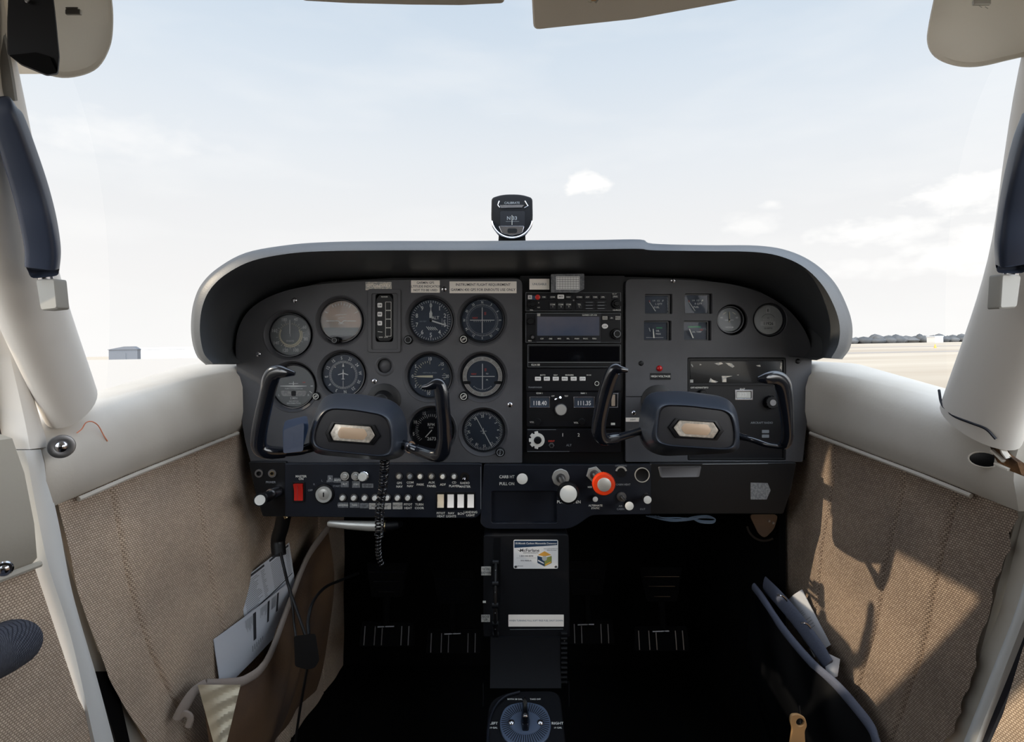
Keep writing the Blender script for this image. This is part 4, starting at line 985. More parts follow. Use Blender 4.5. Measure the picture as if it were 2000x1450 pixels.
b=MB('chrome',FR(908,931,YS)); b.ring((0,0),4.5,8.5,0,2.5,24); b.mat('black').lathe([(4.5,0),(4.5,1)],(0,0),20); b.mat('chrome').tube([(0,0,0),(-1,-3,8),(-1.5,-5,13)],[2,2.4,3],12); b.build('toggle_switch',sp)
for k,x in enumerate((861,880.5,900,919.5)):
    b=MB('black',FR(x,978,YS)); b.plate(rect(-8.8,-17,8.8,17,1.5),[rect(-6.6,-13,6.6,13,1)[::-1]],0,3,.5); fr0=b.build('rocker_switch',sp); b=MB('rocker_cream' if k==0 else 'rocker_white',FR(x,978,YS)); b.add([(-6.2,-12.5,0),(6.2,-12.5,0),(6.2,12.5,0),(-6.2,12.5,0),(-6.2,-12.5,6),(6.2,-12.5,6),(6.2,0,2.6),(-6.2,0,2.6),(6.2,12.5,3.4),(-6.2,12.5,3.4)],[(4,5,6,7),(7,6,8,9),(0,1,5,4),(2,3,9,8),(1,2,8,6,5),(3,0,4,7,9)])
    b.build('rocker',fr0)
b=MB('black',FR(584,961,YS)); b.plate(rect(-12,-20,12,20,2),[rect(-9,-17,9,17,1)[::-1]],0,2.5,.5); fr0=b.build('master_switch',sp); b=MB('red',FR(584,961,YS)); b.add([(-8.5,-16.5,0),(8.5,-16.5,0),(8.5,16.5,0),(-8.5,16.5,0),(-8.5,-16.5,3),(8.5,-16.5,3),(8.5,0,2.6),(-8.5,0,2.6),(8.5,16.5,8),(-8.5,16.5,8)],[(4,5,6,7),(7,6,8,9),(0,1,5,4),(2,3,9,8),(1,2,8,6,5),(3,0,4,7,9)]); b.mat('dark_print').line((0,-15),(0,15),.6,8.2); b.build('master_switch',sp)
b=MB('black',FR(634,965,YS)); b.lathe([(20,0),(19,3),(17,3.4)],(0,0),36); b.mat('mount_grey').ring((0,0),11,15.5,3,7,36); b.mat('satin').lathe([(13,3),(13,6),(12,6.6)],(0,0),32); b.mat('black').rbox(-1.2,-4.5,1.2,4.5,6.6,7,1); b.build('ignition_lock',sp)
# centre lower panel
cp=thing('engine_control_panel','dark centre lower panel with an empty recessed tray and push-pull controls','panel',tuple(W(1050,965,YS)))
b=MB('panel_dark',PF(YS)); b.plate(corner(upoly([(945,908),(1272,908),(1272,1005),(1155,1007),(1128,1026),(1110,1034),(948,1034),(938,1022)][::-1]),[4,16,14,8,8,2,2,4],4)[::1],[rect(*U(1088,1022),*U(960,960),4,3)[::-1]],-12,0,1.2)
b.mat('panel_dark').rbox(*U(1092,1026),*U(956,956),-14,-10)
b.mat('white_print').text('CARB HT',*U(990,932),8.2,.2,sx=.88); b.text('PULL ON',*U(990,945.5),8.2,.2,sx=.88); b.text('PUSH',*U(1097,981),8,.2); b.text('OPEN',*U(1124,981),8,.2); b.text('ALTERNATE',*U(1163,988),5,.2); b.text('STATIC',*U(1163,993.5),5,.2); b.text('MIX',*U(1152,952),5,.2)
b.mat('grey_print').text('LIGHTING',*U(1213,910),5,.2); b.text('CABIN HEAT',*U(1217,947),5,.2); b.text('AIR',*U(1212,989),5,.2); b.text('OUT',*U(1255,995),5,.2); b.text('CABIN',*U(1212,995),5,.2)
b.build('plate',cp)
def knob3(name,label,base,tip,Yt,r,bm,fm,rs=.0045,rf=.72,collar=None,oct_=False):
    t=thing(name,label,'knob',tuple(W(*tip,Yt)))
    if collar:
        cm,cr_,hexa=collar; b=MB(cm,FR(*base,YS))
        if hexa: b.prism([(cr_*math.cos(PI/3*i+.25),cr_*math.sin(PI/3*i+.25)) for i in range(6)],0,5,1.2)
        else: b.prism(corner([(cr_*math.cos(PI/4*i),cr_*math.sin(PI/4*i)) for i in range(8)],4,3),0,3,1)
        b.mat('steel').ring((0,0),5,9,3,7,24); b.build('collar',t)
    b=MB('steel'); b.tube([W(*base,YS),W(*tip,Yt+.012)],rs,16); b.build('rod',t)
    b=MB(bm,FR(*tip,Yt)); 
    if oct_: b.fluted((0,0),r,-12,-1,8,.07,2.0)
    b.lathe([(r*.6,-16),(r*.98,-12),(r,-3),(r*.92,0),(r*.78,.6)],(0,0),36); b.build('grip',t)
    b=MB(fm,FR(*tip,Yt)); b.lathe([(r*rf,.4),(r*rf,1.4),(r*rf-1,1.9)],(0,0),32); b.build('face',t)
knob3('carburettor_heat_knob','small round pale knob beside the white PULL ON lettering',(1021,932),(1020,935.5),.95,11.5,'black','knob_white',rf=.92)
knob3('engine_power_knob','large black knob with pale face in front of an octagonal silver plate',(1095,933),(1110,965),.90,22,'black','knob_white',.005,.76,('satin',18,False))
knob3('mixture_knob','red-orange knob with grey-white face over a hexagonal silver nut',(1160,926),(1180,947),.915,22.5,'orange_red','satin',.005,.60,('satin',15.5,True),True)
knob3('static_knob','tiny pale knob above the ALTERNATE STATIC lettering',(1161,974),(1162.5,975.5),.96,5.6,'black','knob_white',.002,.9)
knob3('cabin_heat_knob','small pale knob low on the panel, left of the two knobs near the right end',(1213,969),(1229,988.5),.92,9,'black','knob_white',.003,.92,('steel',7,True))
knob3('cabin_air_knob','small pale knob, right of the two low knobs near the right end',(1262,966),(1264.5,976.5),.94,8.3,'black','knob_white',.003,.92)
b=MB('satin',FR(1213,922,YS)); b.arc((0,0),8,11.5,-80,80,1,16); b.mat('black').lathe([(11,-.5),(11,1)],(0,0),28); b.build('dimmer_dial',cp)
b=MB('mount_grey',FR(1254,928,YS)); b.ring((0,0),13,14.6,0,2,40); b.mat('black').lathe([(13,-1),(12.8,1),(10,.4)],(0,0),32); b.build('lighter_socket',cp)
# right lower panel
rl=thing('glovebox_panel','plain near-black lower panel on the right with a pale handle recess','panel',tuple(W(1420,955,YS)))
b=MB('black',PF(YS)); b.prism(corner(upoly([(1270,906),(1556,904),(1545,960),(1530,1004),(1270,1005)]),3,3),-12,0,1.2); b.build('plate',rl)
b=MB('panel',FR(1327,921,YS)); b.loft([[((x,y,w)) for x,y in corner([(-42*f,9*f),(43*f,10*f),(39*f,-11*f),(-37*f,-12*f)],3,3)] for f,w in ((1,0),(.97,1.6),(.90,1.0))]); b.build('handle_recess',rl)
b=MB('chip',FR(1485,960,YS)); b.prism([(-19,-16),(12,-16),(20,2),(14,16),(-19,17)],0,.5); b.build('decal',rl)
b=MB('grey_print',PF(YS)); b.line(U(1372,907),U(1500,906),1.0,0,.4); b.build('lip',rl)
# apron shading boards under the panels
b=MB('wire')
for k in range(5):
    rr=random.Random(k); b.tube(cr([W(1262+k*6,1008,1.0),W(1290,1012+rr.uniform(-2,3),.985),W(1322,1014+rr.uniform(-3,5),.98),W(1352,1013+rr.uniform(-3,4),.985),W(1380,1012+rr.uniform(-5,3),.985),W(1396,1014,.985),W(1392,1022-k,.985),W(1368,1021-k,.985),W(1350,1012,.99)],6),.0011,6)
tag(b.build('wire_bundle'),'thin blue-grey wires hanging below the right lower panel','wires')
# white lever
t=thing('parking_brake_handle','tapered pale metal lever under the switch panel behind the coiled cord','handle',tuple(W(700,1028,.985)))
b=MB('satin'); b.tube([W(640,1023,.985),W(643,1023,.985),W(680,1026,.985),W(720,1028,.985),W(750,1028,.985)],[(.0035,.003),(.0055,.004),(.0072,.006),(.0085,.007),(.0085,.007)],18,up=(0,0,1)); b.build('lever',t)
b=MB('brass'); b.tube([W(750,1028,.985),W(754,1028,.985)],.0095,20); b.build('collar',t)
b=MB('black'); b.tube([W(754,1028,.985),W(775,1026,.985),W(782,1024,1.0)],[.0085,.007,.005],16); b.build('pivot',t)
# black bracket and cables at the left
t=thing('cable_junction_box','black box with cables hanging in front of the left map pocket','box',tuple(W(600,1270,.93)))
b=MB('rubber'); b.loft([[W(x,y,Y) for x,y in corner([(574,1243),(616,1238),(624,1290),(615,1305),(600,1309),(576,1302)],5,3)] for Y in (.965,.96,.925,.92)]); b.build('box',t)
b=MB('rubber'); b.tube(cr([W(548,1080,1.02),W(556,1115,1.0),W(565,1150,.97),W(582,1200,.95),W(596,1240,.94)],8),.0026,8); b.build('cable',t)
b=MB('rubber'); b.tube(cr([W(603,1240,.94),W(602,1210,.96),W(612,1175,.99),W(635,1148,1.05),W(665,1134,1.12),W(700,1120,1.2)],8),.0026,8); b.build('cable',t)
b=MB('rubber'); b.tube(cr([W(600,1306,.94),W(592,1350,.95),W(584,1400,.97),W(578,1440,.98),W(575,1470,.98)],8),.0022,8); b.build('cable',t)
b=MB('rubber'); b.tube(cr([W(578,1245,.94),W(574,1215,.95),W(572,1190,.955),W(566,1150,.965)],8),.002,8); b.build('cable',t)
t=thing('hose_fitting','dark hose and bracket hanging between the side panel and the jack panel','hose',tuple(W(545,1050,1.03)))
b=MB('rubber'); b.tube(cr([W(556,1000,1.02),W(550,1030,1.03),W(543,1055,1.04),W(545,1085,1.03)],6),[.014,.014,.014,.013]+[.013]*0 if False else .0125,14); b.build('hose',t)
b=MB('brass'); b.tube([W(557,1006,.99),W(560,1012,.99)],.004,10); b.build('clip',t)
# corner fitting low right
t=thing('air_vent_bracket','dim round bracket below the right end of the lower panel','bracket',tuple(W(1490,1028,1.05)))
b=MB('lining',FR(1492,1026,1.05)); b.prism(corner([(-28,20),(28,20),(20,-8),(2,-26),(-10,-18)],8,4)[::-1],-4,0); b.mat('steel'); b.lathe([(2.5,0),(2,2)],(10,8),10); b.lathe([(2.5,0),(2,2)],(18,4),10); b.build('bracket',t)
b=MB('black',FR(1490,1028,1.05)); b.arc((2,6),32,36,150,260,0,16,2); b.build('hose_rim',t)

# ================================================================ PEDESTAL AND FUEL SELECTOR
YP=.97
pd=thing('pedestal','narrow near-black centre pedestal below the throttle panel','pedestal',tuple(W(1027,1240,YP)))
b=MB('base_black',PF(YP)); b.prism(corner(upoly([(944,1046),(1111,1044),(1113,1245),(944,1245)]),[7,9,3,3],4),-60,0,2.0)
b.mat('black').rbox(*U(977,1218),*U(964,1050),0,.6,2); b.mat('white_print').rbox(*U(943,1178),*U(949,1174),0,.5)
b.mat('grey_print').line(U(996,1230),U(1100,1229),.7,0,.3)
b.build('column',pd)
# trim wheel rim seen through the slot: a wheel on edge with knobs
b=MB('black'); c0=W(970,1140,1.03); R_=.085
pts=[c0+Vector((0,-R_*math.sin(a),R_*math.cos(a)*1.0)) for a in [PI*i/24 for i in range(25)]]
b.tube(pts,[(.0045,.0035)]*25,10); 
for i in range(0,25,3): b.tube([pts[i]+Vector((-.005,0,0)),pts[i]+Vector((.005,0,0))],.0052,10)
b.mat('steel')
for i in range(1,25,3): b.tube([pts[i]+Vector((-.0008,-.0045,0)),pts[i]+Vector((.0008,-.0045,0))],.0012,8)
b.build('trim_wheel',pd)
for x0,y0,x1,y1,tx in ((940,1107,959,1124,['NOSE','DOWN']),(940,1201,957,1215,['NOSE','UP'])): placard(pd,x0,y0,x1,y1,tx,6,'chip_light','dark_print',Y=YP-.0005,name='sticker')
placard(pd,993,1201,1101,1224,['WHEN TURNING FULL SOFT FREE FUEL SHUT DOWN'],4.6,'label_white','grey_print',Y=YP-.0005)
# carbon monoxide detector card
t=thing('detector_card','white card with blue header and a small coloured cube, on the pedestal','card',tuple(W(1046,1083,YP))); M=FR(1046.5,1083,YP-.001)
b=MB('card_white',M); b.rbox(-43.5,-28,43.5,28,-.5,.6,3); b.mat('card_blue').prism([(-42,26.5),(42,26.5),(42,18),(-42,12.5)][::-1],.6,.75)
b.mat('white').text('18-Month Carbon Monoxide Detector',0,21.3,5.2,.85); b.mat('dark_print').text('McFarlane',-12,7.6,8.4,.7,sx=1.1); b.prism([(-37,9.5),(-31,5.6),(-29,5.6),(-30,7)][::-1],.6,.7)
b.text('AVIATION PRODUCTS',-10,2.6,3,.7); b.text('1-800-544-8594',-19,-3.5,4.3,.7); b.line((-38,-7),(1,-7),.3,.6,.1); b.text('P/N 9000-A',-19,-12.5,4.3,.7); b.text('OPEN 00/00',-31,-23,2.4,.7); b.text('www.mcfarlaneaviation.com',29,11,2.4,.7); b.text('Baldwin City, Kansas',31,8,2.2,.7)
ex=lambda pts:[(17+x*14,-9+y*14) for x,y in pts]
b.mat('gold').prism(ex([(0,.35),(.95,.55),(0,1.08),(-.95,.55)]),.6,.8); b.mat('card_blue').prism(ex([(-1,.42),(0,.15),(0,-1.05),(-1,-.55)])[::-1],.6,.8); b.mat('olive').prism(ex([(1,.42),(0,.15),(0,-1.05),(1,-.55)]),.6,.8)
b.mat('cube_grey').prism(circ(17,-8,5,16),.8,1.0); b.mat('gold').prism(ex([(.1,-.95),(.9,-.5),(.9,-.35),(.1,-.75)]),.8,.95); b.mat('white').prism(ex([(-.9,-.3),(-.1,-.7),(-.1,-.55),(-.9,-.1)]),.8,.95)
b.build('card',t)
b=MB('steel',M)
for x,y in ((-39,-24),(39,-24)): b.knob((x,y),2.6,.6,1.8,.5,14)
b.build('pin',t)
# lower pedestal, stepping towards the seats
b=MB('base_black')
XS=(W(958,0,.97).x,W(1094,0,.97).x)
prof=[(YP-.004,W(0,1243,YP).z),(YP-.006,W(0,1300,YP-.006).z),(.945,W(0,1345,.945).z)]
b.loft([[(x,y,z) for (x,y,z) in ((XS[0],Y,z),(XS[1],Y,z),(XS[1],Y+.06,z),(XS[0],Y+.06,z))] for Y,z in prof])
for k in range(11):
    y=1238+k*9.5; b.mat('black'); a=W(1096,y,YP-.004-.0006*k); b.tube([a,a+Vector((.010,0,0))],.0028,8)
b.build('lower_column',pd)
tl=math.radians(78)
MS=FR(1026,1414,.885,tilt=tl)
b=MB('base_black',MS); b.prism(corner([(-74,40),(-66,62),(-30,82),(60,84),(74,70),(76,-120),(-76,-120)][::-1],14,4),-90,-2,2.5); b.build('selector_base',pd)
b=MB('panel_dark',MS); b.tube(cr([(-72,-60,0),(-71,0,1),(-60,38,2),(-40,62,3),(-10,76,1)],6),2.6,8); b.build('beading',pd)
t=thing('fuel_selector','round grooved blue-grey fuel selector plate with a black pointer handle','fuel selector',tuple(W(1026,1414,.885)))
b=MB('selector',MS); ph=[]
for i in range(64):
    a=2*PI*i/64; r=50.5+2.5*math.cos(4*(a-PI/4))*(1 if math.cos(4*(a-PI/4))>0 else .3); ph.append((r*math.cos(a),r*math.sin(a)))
b.prism(ph,-2,2,1.2); b.mat('black')
for i in range(56):
    a=2*PI*i/56
    if abs(math.sin(a))<.0: continue
    b.line((31*math.cos(a),27*math.sin(a)),(47*math.cos(a),47*math.sin(a)),1.5,2,.25)
b.mat('selector').lathe([(30,2),(29,3.4),(27,3.6)],(0,0),40,sy=.82); b.build('plate',t)
b=MB('white_print',MS); 
for tx,x,y,s_ in (('LEFT',-62,2,8),('19 GAL',-62,-8,5),('RIGHT',63,2,8),('19 GAL',63,-8,5),('BOTH 38 GAL',-20,60,5),('TAKE OFF',22,60,5)): b.text(tx,x,y,s_,-1.6)
b.build('lettering',t)
for x in (-27,29):
    b=MB('chrome',MS); b.lathe([(6.5,3),(6.3,4.5),(4.5,6.5),(.01,7.5)],(x,-1),20); b.build('screw',t)
b=MB('black_gloss',MS); b.loft([[(x,y,w) for x,y in corner([(-6*f,-20),(6*f,-20),(9*f,-2),(7*f,18),(4.5*f,44),(-4.5*f,44),(-7*f,18),(-9*f,-2)],3,3)] for f,w in ((1,3.5),(1,8),(.7,16),(.35,20))]); b.mat('white').prism([(-1.3,42),(1.3,42),(1,50),(-1,50)],7,9); b.build('pointer_handle',t)
b=MB('chrome',MS); b.lathe([(6,14),(5,20),(3,22)],(0,0),20); b.build('centre_screw',t)
struct(MB('chrome').box((W(943,0,.95).x,.945,W(0,1330,.95).z-.04),(W(945,0,.95).x,.95,W(0,1330,.95).z)).box((W(1110,0,.95).x,.945,W(0,1330,.95).z-.04),(W(1112,0,.95).x,.95,W(0,1330,.95).z)).build('trim_14'),'bright thin edges of the floor tunnel').hide_render=False

# ================================================================ RUDDER PEDALS
def pedal(cx,cy,label,s=1.0):
    Y=1.25; t=thing('rudder_pedal',label,'pedal',tuple(W(cx,cy+70,Y)),'rudder pedals under the panel'); M=FR(cx,cy,Y,tilt=.15)
    b=MB('matt_black',M); b.prism(corner([(-42,34),(42,34),(30,-30),(-30,-30)][::-1],4,3),-6,0,1.5)
    b.build('brake_plate',t)
    b=MB('rubber',M)
    for k,(w,y) in enumerate(((35,18),(26,0),(16,-19))): b.mat('grip').rbox(-w,y-.8,w,y+.8,0,2.5,.3,.3)
    b.build('ridge',t)
    b=MB('matt_black',M); b.tube([(0,-28,-4),(0,-70,-2),(0,-84,4)],7,10); b.build('stem',t)
    b=MB('matt_black',FR(cx,cy+106,Y-.02,tilt=.3)); b.prism(corner([(-52,24),(52,24),(54,-20),(-54,-20)][::-1],5,3),-8,0,1.5); b.build('foot_bar',t)
    for x in (-44,-24,-10,28,42):
        b=MB('steel',FR(cx+x,cy+106,Y-.02,tilt=.3)); b.rbox(-.9,-17,.9,17,0,1.4,.4,.3); b.build('tread_rib',t)
    b=MB('steel',FR(cx-2,cy+88,Y-.02)); b.tube([(-16,0,2),(16,1,2)],1.8,8); b.build('pivot_rod',t)
pedal(756,1136,'rudder pedal at the far left, beneath the coiled cord')
pedal(886,1150,'second rudder pedal from the left, just left of the pedestal')
pedal(1146,1132,'rudder pedal just right of the pedestal')
pedal(1292,1145,'rudder pedal at the far right of the footwell')

# ================================================================ MAP POCKETS, PAPERS
def pocket(name,label,edge,side,floorz,m,trim_m):
    t=thing(name,label,'pocket',tuple(edge[len(edge)//2])); E_=cr(edge,8); b=MB(m); n=14; rings=[]
    for p in E_:
        inn=(1 if side<0 else -1)
        row=[]
        for k in range(n+1):
            q=k/n; z=p.z+(floorz-p.z)*q; xw=XW(side,p.y)+inn*.004; bulge=math.sin(PI*min(q*1.0,1))*.012
            x=p.x+(xw-p.x)*(q**3)*.6+inn*bulge+.003*math.sin(p.y*60+q*9); row.append((x,p.y,z))
        back=[(x-inn*.004,y,z) for x,y,z in row[::-1]]; rings.append(row+back)
    b.loft(rings); b.build('panel',t)
    b=MB(trim_m); b.tube(E_,[(.008,.0042)]*len(E_),10,up=(0,0,1) if side<0 else (0,0,1)); b.build('binding',t)
    return t
el=[W(642,1030,1.24),W(600,1090,1.17),W(563,1185,1.06),W(522,1290,.97),W(480,1328,.935),W(440,1336,.91),W(400,1338,.885)]
mp_=pocket('map_pocket','torn brown map pocket with grey binding on the left side panel',el,-1,.40,'lining','carpet_trim')
b=MB('carpet_trim'); b.tube(cr([W(404,1336,.885),W(380,1352,.875),W(360,1380,.865),W(348,1404,.862)],6),[(.0085,.005)]*19,10); b.build('torn_binding',mp_)
b=MB('carpet_trim'); b.tube(cr([W(350,1402,.862),W(362,1394,.86),W(372,1402,.86),W(368,1420,.86)],4),[(.005,.003)]*13,8); b.build('torn_strand',mp_)
# pale padding showing through the tear
vs=[]; fs=[]; nu,nv=14,24
for j in range(nv+1):
    q=j/nv; y=1338+q*125
    for i in range(nu+1):
        x0=386+q*34; x1=470-q*30; x=x0+(x1-x0)*i/nu; vs.append(W(x,y,.862-.012*math.sin(PI*i/nu)+.0035*math.sin(q*26+i*.5)+.08*q*q*0))
for j in range(nv):
    for i in range(nu): a=j*(nu+1)+i; fs.append((a,a+1,a+nu+2,a+nu+1))
b=MB('foam').add(vs,fs); b.build('exposed_padding',mp_)
def sheet(name,label,quad,marks,cat='paper',group=None,th=.0012):
    A,B_,C_,D_=quad   # top-left, top-right, bottom-right, bottom-left (px,py,Y)
    P4=[W(*q) for q in quad]; nrm=(P4[1]-P4[0]).cross(P4[3]-P4[0]).normalized()
    if nrm.y>0: nrm=-nrm
    t=thing(name,label,cat,tuple((P4[0]+P4[2])/2),group); b=MB('paper'); n=8; top=[]
    def pt(u,v,o=0): 
        p=P4[0].lerp(P4[1],u).lerp(P4[3].lerp(P4[2],u),v); return p+nrm*(o+.004*math.sin(PI*u))
    vs=[];fs=[]
    for o in (0,-th):
        for j in range(n+1):
            for i in range(n+1): vs.append(pt(i/n,j/n,o))
    K=(n+1)**2
    for j in range(n):
        for i in range(n):
            a=j*(n+1)+i; fs.append((a,a+1,a+n+2,a+n+1)); fs.append((K+a,K+a+n+1,K+a+n+2,K+a+1))
    b.add(vs,fs)
    for m,u0,v0,u1,v1 in marks:
        b.mat(m); k=6; vv=[];ff=[]
        for i in range(k+1):
            u=u0+(u1-u0)*i/k; vv+=[pt(u,v0,.0004),pt(u,v1,.0004)]
        for i in range(k): ff.append((2*i,2*i+2,2*i+3,2*i+1))
        b.add(vv,ff)
    b.build('sheet',t); return t
R5=random.Random(5)
mk=[('dark_print',.04,.02,.46,.06),('dark_print',.56,.02,.97,.06),('dark_print',.02,.62,.97,.64)]
for k in range(16):
    y=.10+k*.032; mk.append(('grey_print',.05,y,.05+R5.uniform(.2,.3),y+.010)); mk.append(('grey_print',.38,y,.38+R5.uniform(.04,.08),y+.010)); mk.append(('grey_print',.57,y,.57+R5.uniform(.2,.3),y+.010)); mk.append(('grey_print',.88,y,.96,y+.010))
sheet('checklist_sheet','printed checklist with dense lines, upper of the two sheets in the left pocket',[(465,1138,1.03),(565,1060,1.12),(578,1150,1.13),(486,1250,1.02)],mk)
mk=[('dark_print',.46,.06,.50,.62),('dark_print',.66,.05,.69,.5),('dark_print',.80,.04,.83,.45)]
for k in range(9): x=.40-k*0; mk.append(('grey_print',.36+k*.011,.08,.364+k*.011,.08+R5.uniform(.15,.28))); mk.append(('grey_print',.56+k*.011,.07,.564+k*.011,.07+R5.uniform(.12,.25))); mk.append(('grey_print',.72+k*.008,.05,.724+k*.008,.3))
for k in range(6): mk.append(('grey_print',.44+k*.03,.7,.45+k*.03,.82-k*.01))
sheet('checklist_sheet','mostly blank white sheet, lower of the two sheets in the left pocket',[(417,1250,.955),(566,1136,1.10),(556,1222,1.085),(432,1352,.955)],mk)
er=[W(1472,1146,1.07),W(1490,1170,1.04),W(1530,1230,.985),W(1585,1295,.93),W(1630,1335,.89),W(1668,1378,.87),(W(1700,1420,.855)),W(1712,1450,.845)]
mr=pocket('map_pocket','dark map pocket with grey-blue binding on the right side panel',er,1,.40,'black','carpet_trim')
MATS['carpet_trim2']=mat('binding_grey',(92,98,116),.7,bump=(300,.4,.001)); 
for o in mr.children:
    if o.name.startswith('binding'): o.data.materials.clear(); o.data.materials.append(MATS['binding_grey'])
b=MB('foam'); b.tube(cr([W(1701,1415,.862),W(1706,1435,.858),W(1712,1460,.852)],5),[(.006,.004)]*11,8); b.build('frayed_end',mr)
t=thing('ring_binder','grey-blue ring binder standing in the right pocket','binder',tuple(W(1540,1240,1.02)))
b=MB('binding_grey'); b.tube(cr([W(1494,1142,1.07),W(1520,1168,1.03),W(1560,1215,.985),W(1600,1270,.945),W(1618,1300,.925)],6),[(.016,.004)]*25,12,up=(0,0,1)); b.build('cover',t)
for x,y,Y in ((1520,1166,1.012),(1566,1220,.965)):
    b=MB('chrome'); c=W(x,y,Y); b.tube([c+Vector((-.004+.02*k/6,-.004-.002*math.sin(PI*k/6),.004-.014*k/6+.006*math.sin(PI*k/6))) for k in range(7)],.0016,8); b.build('ring',t)
mk=[('grey_print',.3,.30+k*.035,.3+R5.uniform(.3,.5),.306+k*.035) for k in range(3)]+[('grey_print',.35,.46+k*.05,.8,.468+k*.05) for k in range(4)]
sheet('loose_sheet','curled white page behind the ring binder in the right pocket',[(1540,1172,1.035),(1566,1152,1.015),(1622,1260,.965),(1590,1285,.98)],mk)
sheet('loose_sheet','small blank white page at the foot of the right pocket',[(1608,1272,.935),(1641,1288,.922),(1636,1322,.915),(1615,1326,.92)],[])
t=thing('seat_belt_tag','tan leather tag with a round hole at the bottom right','tag',tuple(W(1560,1425,.80)))
b=MB('tan',FR(1560,1425,.80)); b.plate(corner([(-18,-40),(14,-40),(12,-4),(17,6),(13,22),(0,29),(-14,28),(-17,16),(-12,0)],5,4),[circ(3,13,7.5,20)[::-1]],-6,0,1.6); b.build('tag',t)
b=MB('rubber'); b.tube(cr([W(1563,1414,.802),W(1562,1395,.81),W(1561,1380,.84)],4),.0012,6); b.build('string',t)

# ================================================================ HANDLES, VISORS, COMPASS, ODDS
def assist(name,label,pts,wd,mount,Y0,side):
    t=thing(name,label,'handle',tuple(W(*pts[len(pts)//2])))
    Q=cr([W(*p) for p in pts],8); Wd=crs(wd,8); b=MB('navy'); rings=[]; k=4
    for i,(p,w) in enumerate(zip(Q,Wd)):
        T=(Q[min(i+1,len(Q)-1)]-Q[max(i-1,0)]).normalized(); S=Vector((1,.35*side*-1,0)); S=(S-T*S.dot(T)).normalized(); D=T.cross(S); hw=w*p.y/F/2; hd=.010
        e=1 if 0<i<len(Q)-1 else .85
        rings.append([p+S*(x*hw*e)+D*(y*hd*e) for x,y in corner([(-1,-1),(1,-1),(1,1),(-1,1)],.45,3)])
    b.loft(rings); b.build('grip',t)
    for mx,my,mY,w,h,sk in mount:
        b=MB('mount_grey'); M=FR(mx,my,mY,yaw=-.25*side*-1); b.M=M
        b.loft([[(x*f+sk*0,y*f,z) for x,y in corner([(-w+4+sk,-h),(w-2+sk,-h+3),(w-sk*.6,h),(-w-sk*.6,h)],5,3)] for f,z in ((1,-24),(1,-3),(.92,0))]); b.build('mount',t)
        b=MB('chrome'); b.tube([W(mx-2*side*-1-sk*.3,my-h-12,mY+.01),W(mx,my-h+5,mY+.012)],.0065,12); b.build('pin',t)
    return t
assist('assist_handle','curved dark blue grab handle on the left windscreen post',[(2,208,.50),(12,225,.50),(38,300,.515),(60,370,.53),(75,430,.54),(84,485,.55),(83,520,.555),(83,526,.555)],[36,46,50,52,52,50,48,44],[(90,576,.56,24,31,6)],.5,-1)
assist('assist_handle','curved dark blue grab handle at the right edge on the windscreen post',[(2032,215,.50),(2014,270,.505),(1998,340,.515),(1985,410,.53),(1978,470,.54),(1978,510,.55),(1979,517,.55)],[44,48,50,50,50,48,44],[(1974,570,.56,25,34,-6)],.5,1)
# round corner visors
def visor(name,label,poly,Y0,Y1,m,par_extra=None,th=.012):
    cx=sum(p[0] for p in poly)/len(poly); cy=sum(p[1] for p in poly)/len(poly); ymin=min(p[1] for p in poly); ymax=max(p[1] for p in poly)
    t=thing(name,label,'sun visor',tuple(W(cx,cy,(Y0+Y1)/2)))
    def YY(y): return Y0+(Y1-Y0)*(y-ymin)/(ymax-ymin)
    def ring(f,o): return [W(cx+(x-cx)*f,cy+(y-cy)*f,YY(cy+(y-cy)*f)+o) for x,y in poly]
    b=MB(m); b.loft([ring(.97,th),ring(1.0,th*.6),ring(1.0,th*.2),ring(.975,-th*.15),ring(.94,-th*.1),ring(.90,th*.12),ring(.5,th*.14)]); b.build('pad',t); return t
vp=[(p.x,p.y) for p in cr([(205,-60),(219,0),(221,55),(214,95),(192,132),(155,149),(110,151),(60,130),(20,80),(0,0),(10,-90),(100,-130),(170,-110),(205,-60)],4)][:-1]
vl=visor('sun_visor','rounded cream visor behind the black vent housing in the top left corner',vp,.50,.53,'visor')
b=MB('satin',FR(143,24,.50)); b.rbox(-14,-5,16,5,-2,3,2,1); b.rbox(-12,5,12,8,-2,4,1); b.build('clip',vl)
vp=[(p.x,p.y) for p in cr([(1832,-40),(1814,45),(1811,85),(1826,112),(1862,128),(1905,131),(1960,120),(2030,98),(2080,40),(2080,-60),(2000,-120),(1890,-110),(1832,-40)],4)][:-1]
vr=visor('sun_visor','rounded grey-white visor in the top right corner',vp,.50,.52,'visor')
b=MB('satin',FR(1918,6,.49)); b.rbox(-18,-4,16,6,-2,3,2,1); b.line((-8,-6),(-2,-10),1.5,2); b.line((4,-8),(10,-12),1.5,2); b.build('clip',vr)
def flatvisor(label,quad,Y0,Y1,rr=10):
    P_=corner(quad,rr,4); ymin=min(p[1] for p in P_); ymax=max(p[1] for p in P_)
    t=thing('sun_visor',label,'sun visor',tuple(W(sum(p[0] for p in P_)/len(P_),ymin,(Y0+Y1)/2)))
    f=lambda y:Y0+(Y1-Y0)*(y-ymin)/(ymax-ymin); b=MB('visor_grey')
    b.loft([[W(x,y,f(y)+o) for x,y in (shrink(P_,s_) )] for s_,o in ((.99,.008),(1,.004),(1,.0),(.985,-.002))]); b.build('pad',t); return t
def hang(t,pts,r=.004):
    b=MB('steel'); b.tube(pts,r,10); b.build('hinge_rod',t)
hang(vl,[W(110,-60,.512),W(110,-60,.512)+Vector((0,-.03,.08)),W(110,-60,.512)+Vector((.01,-.06,.17))])
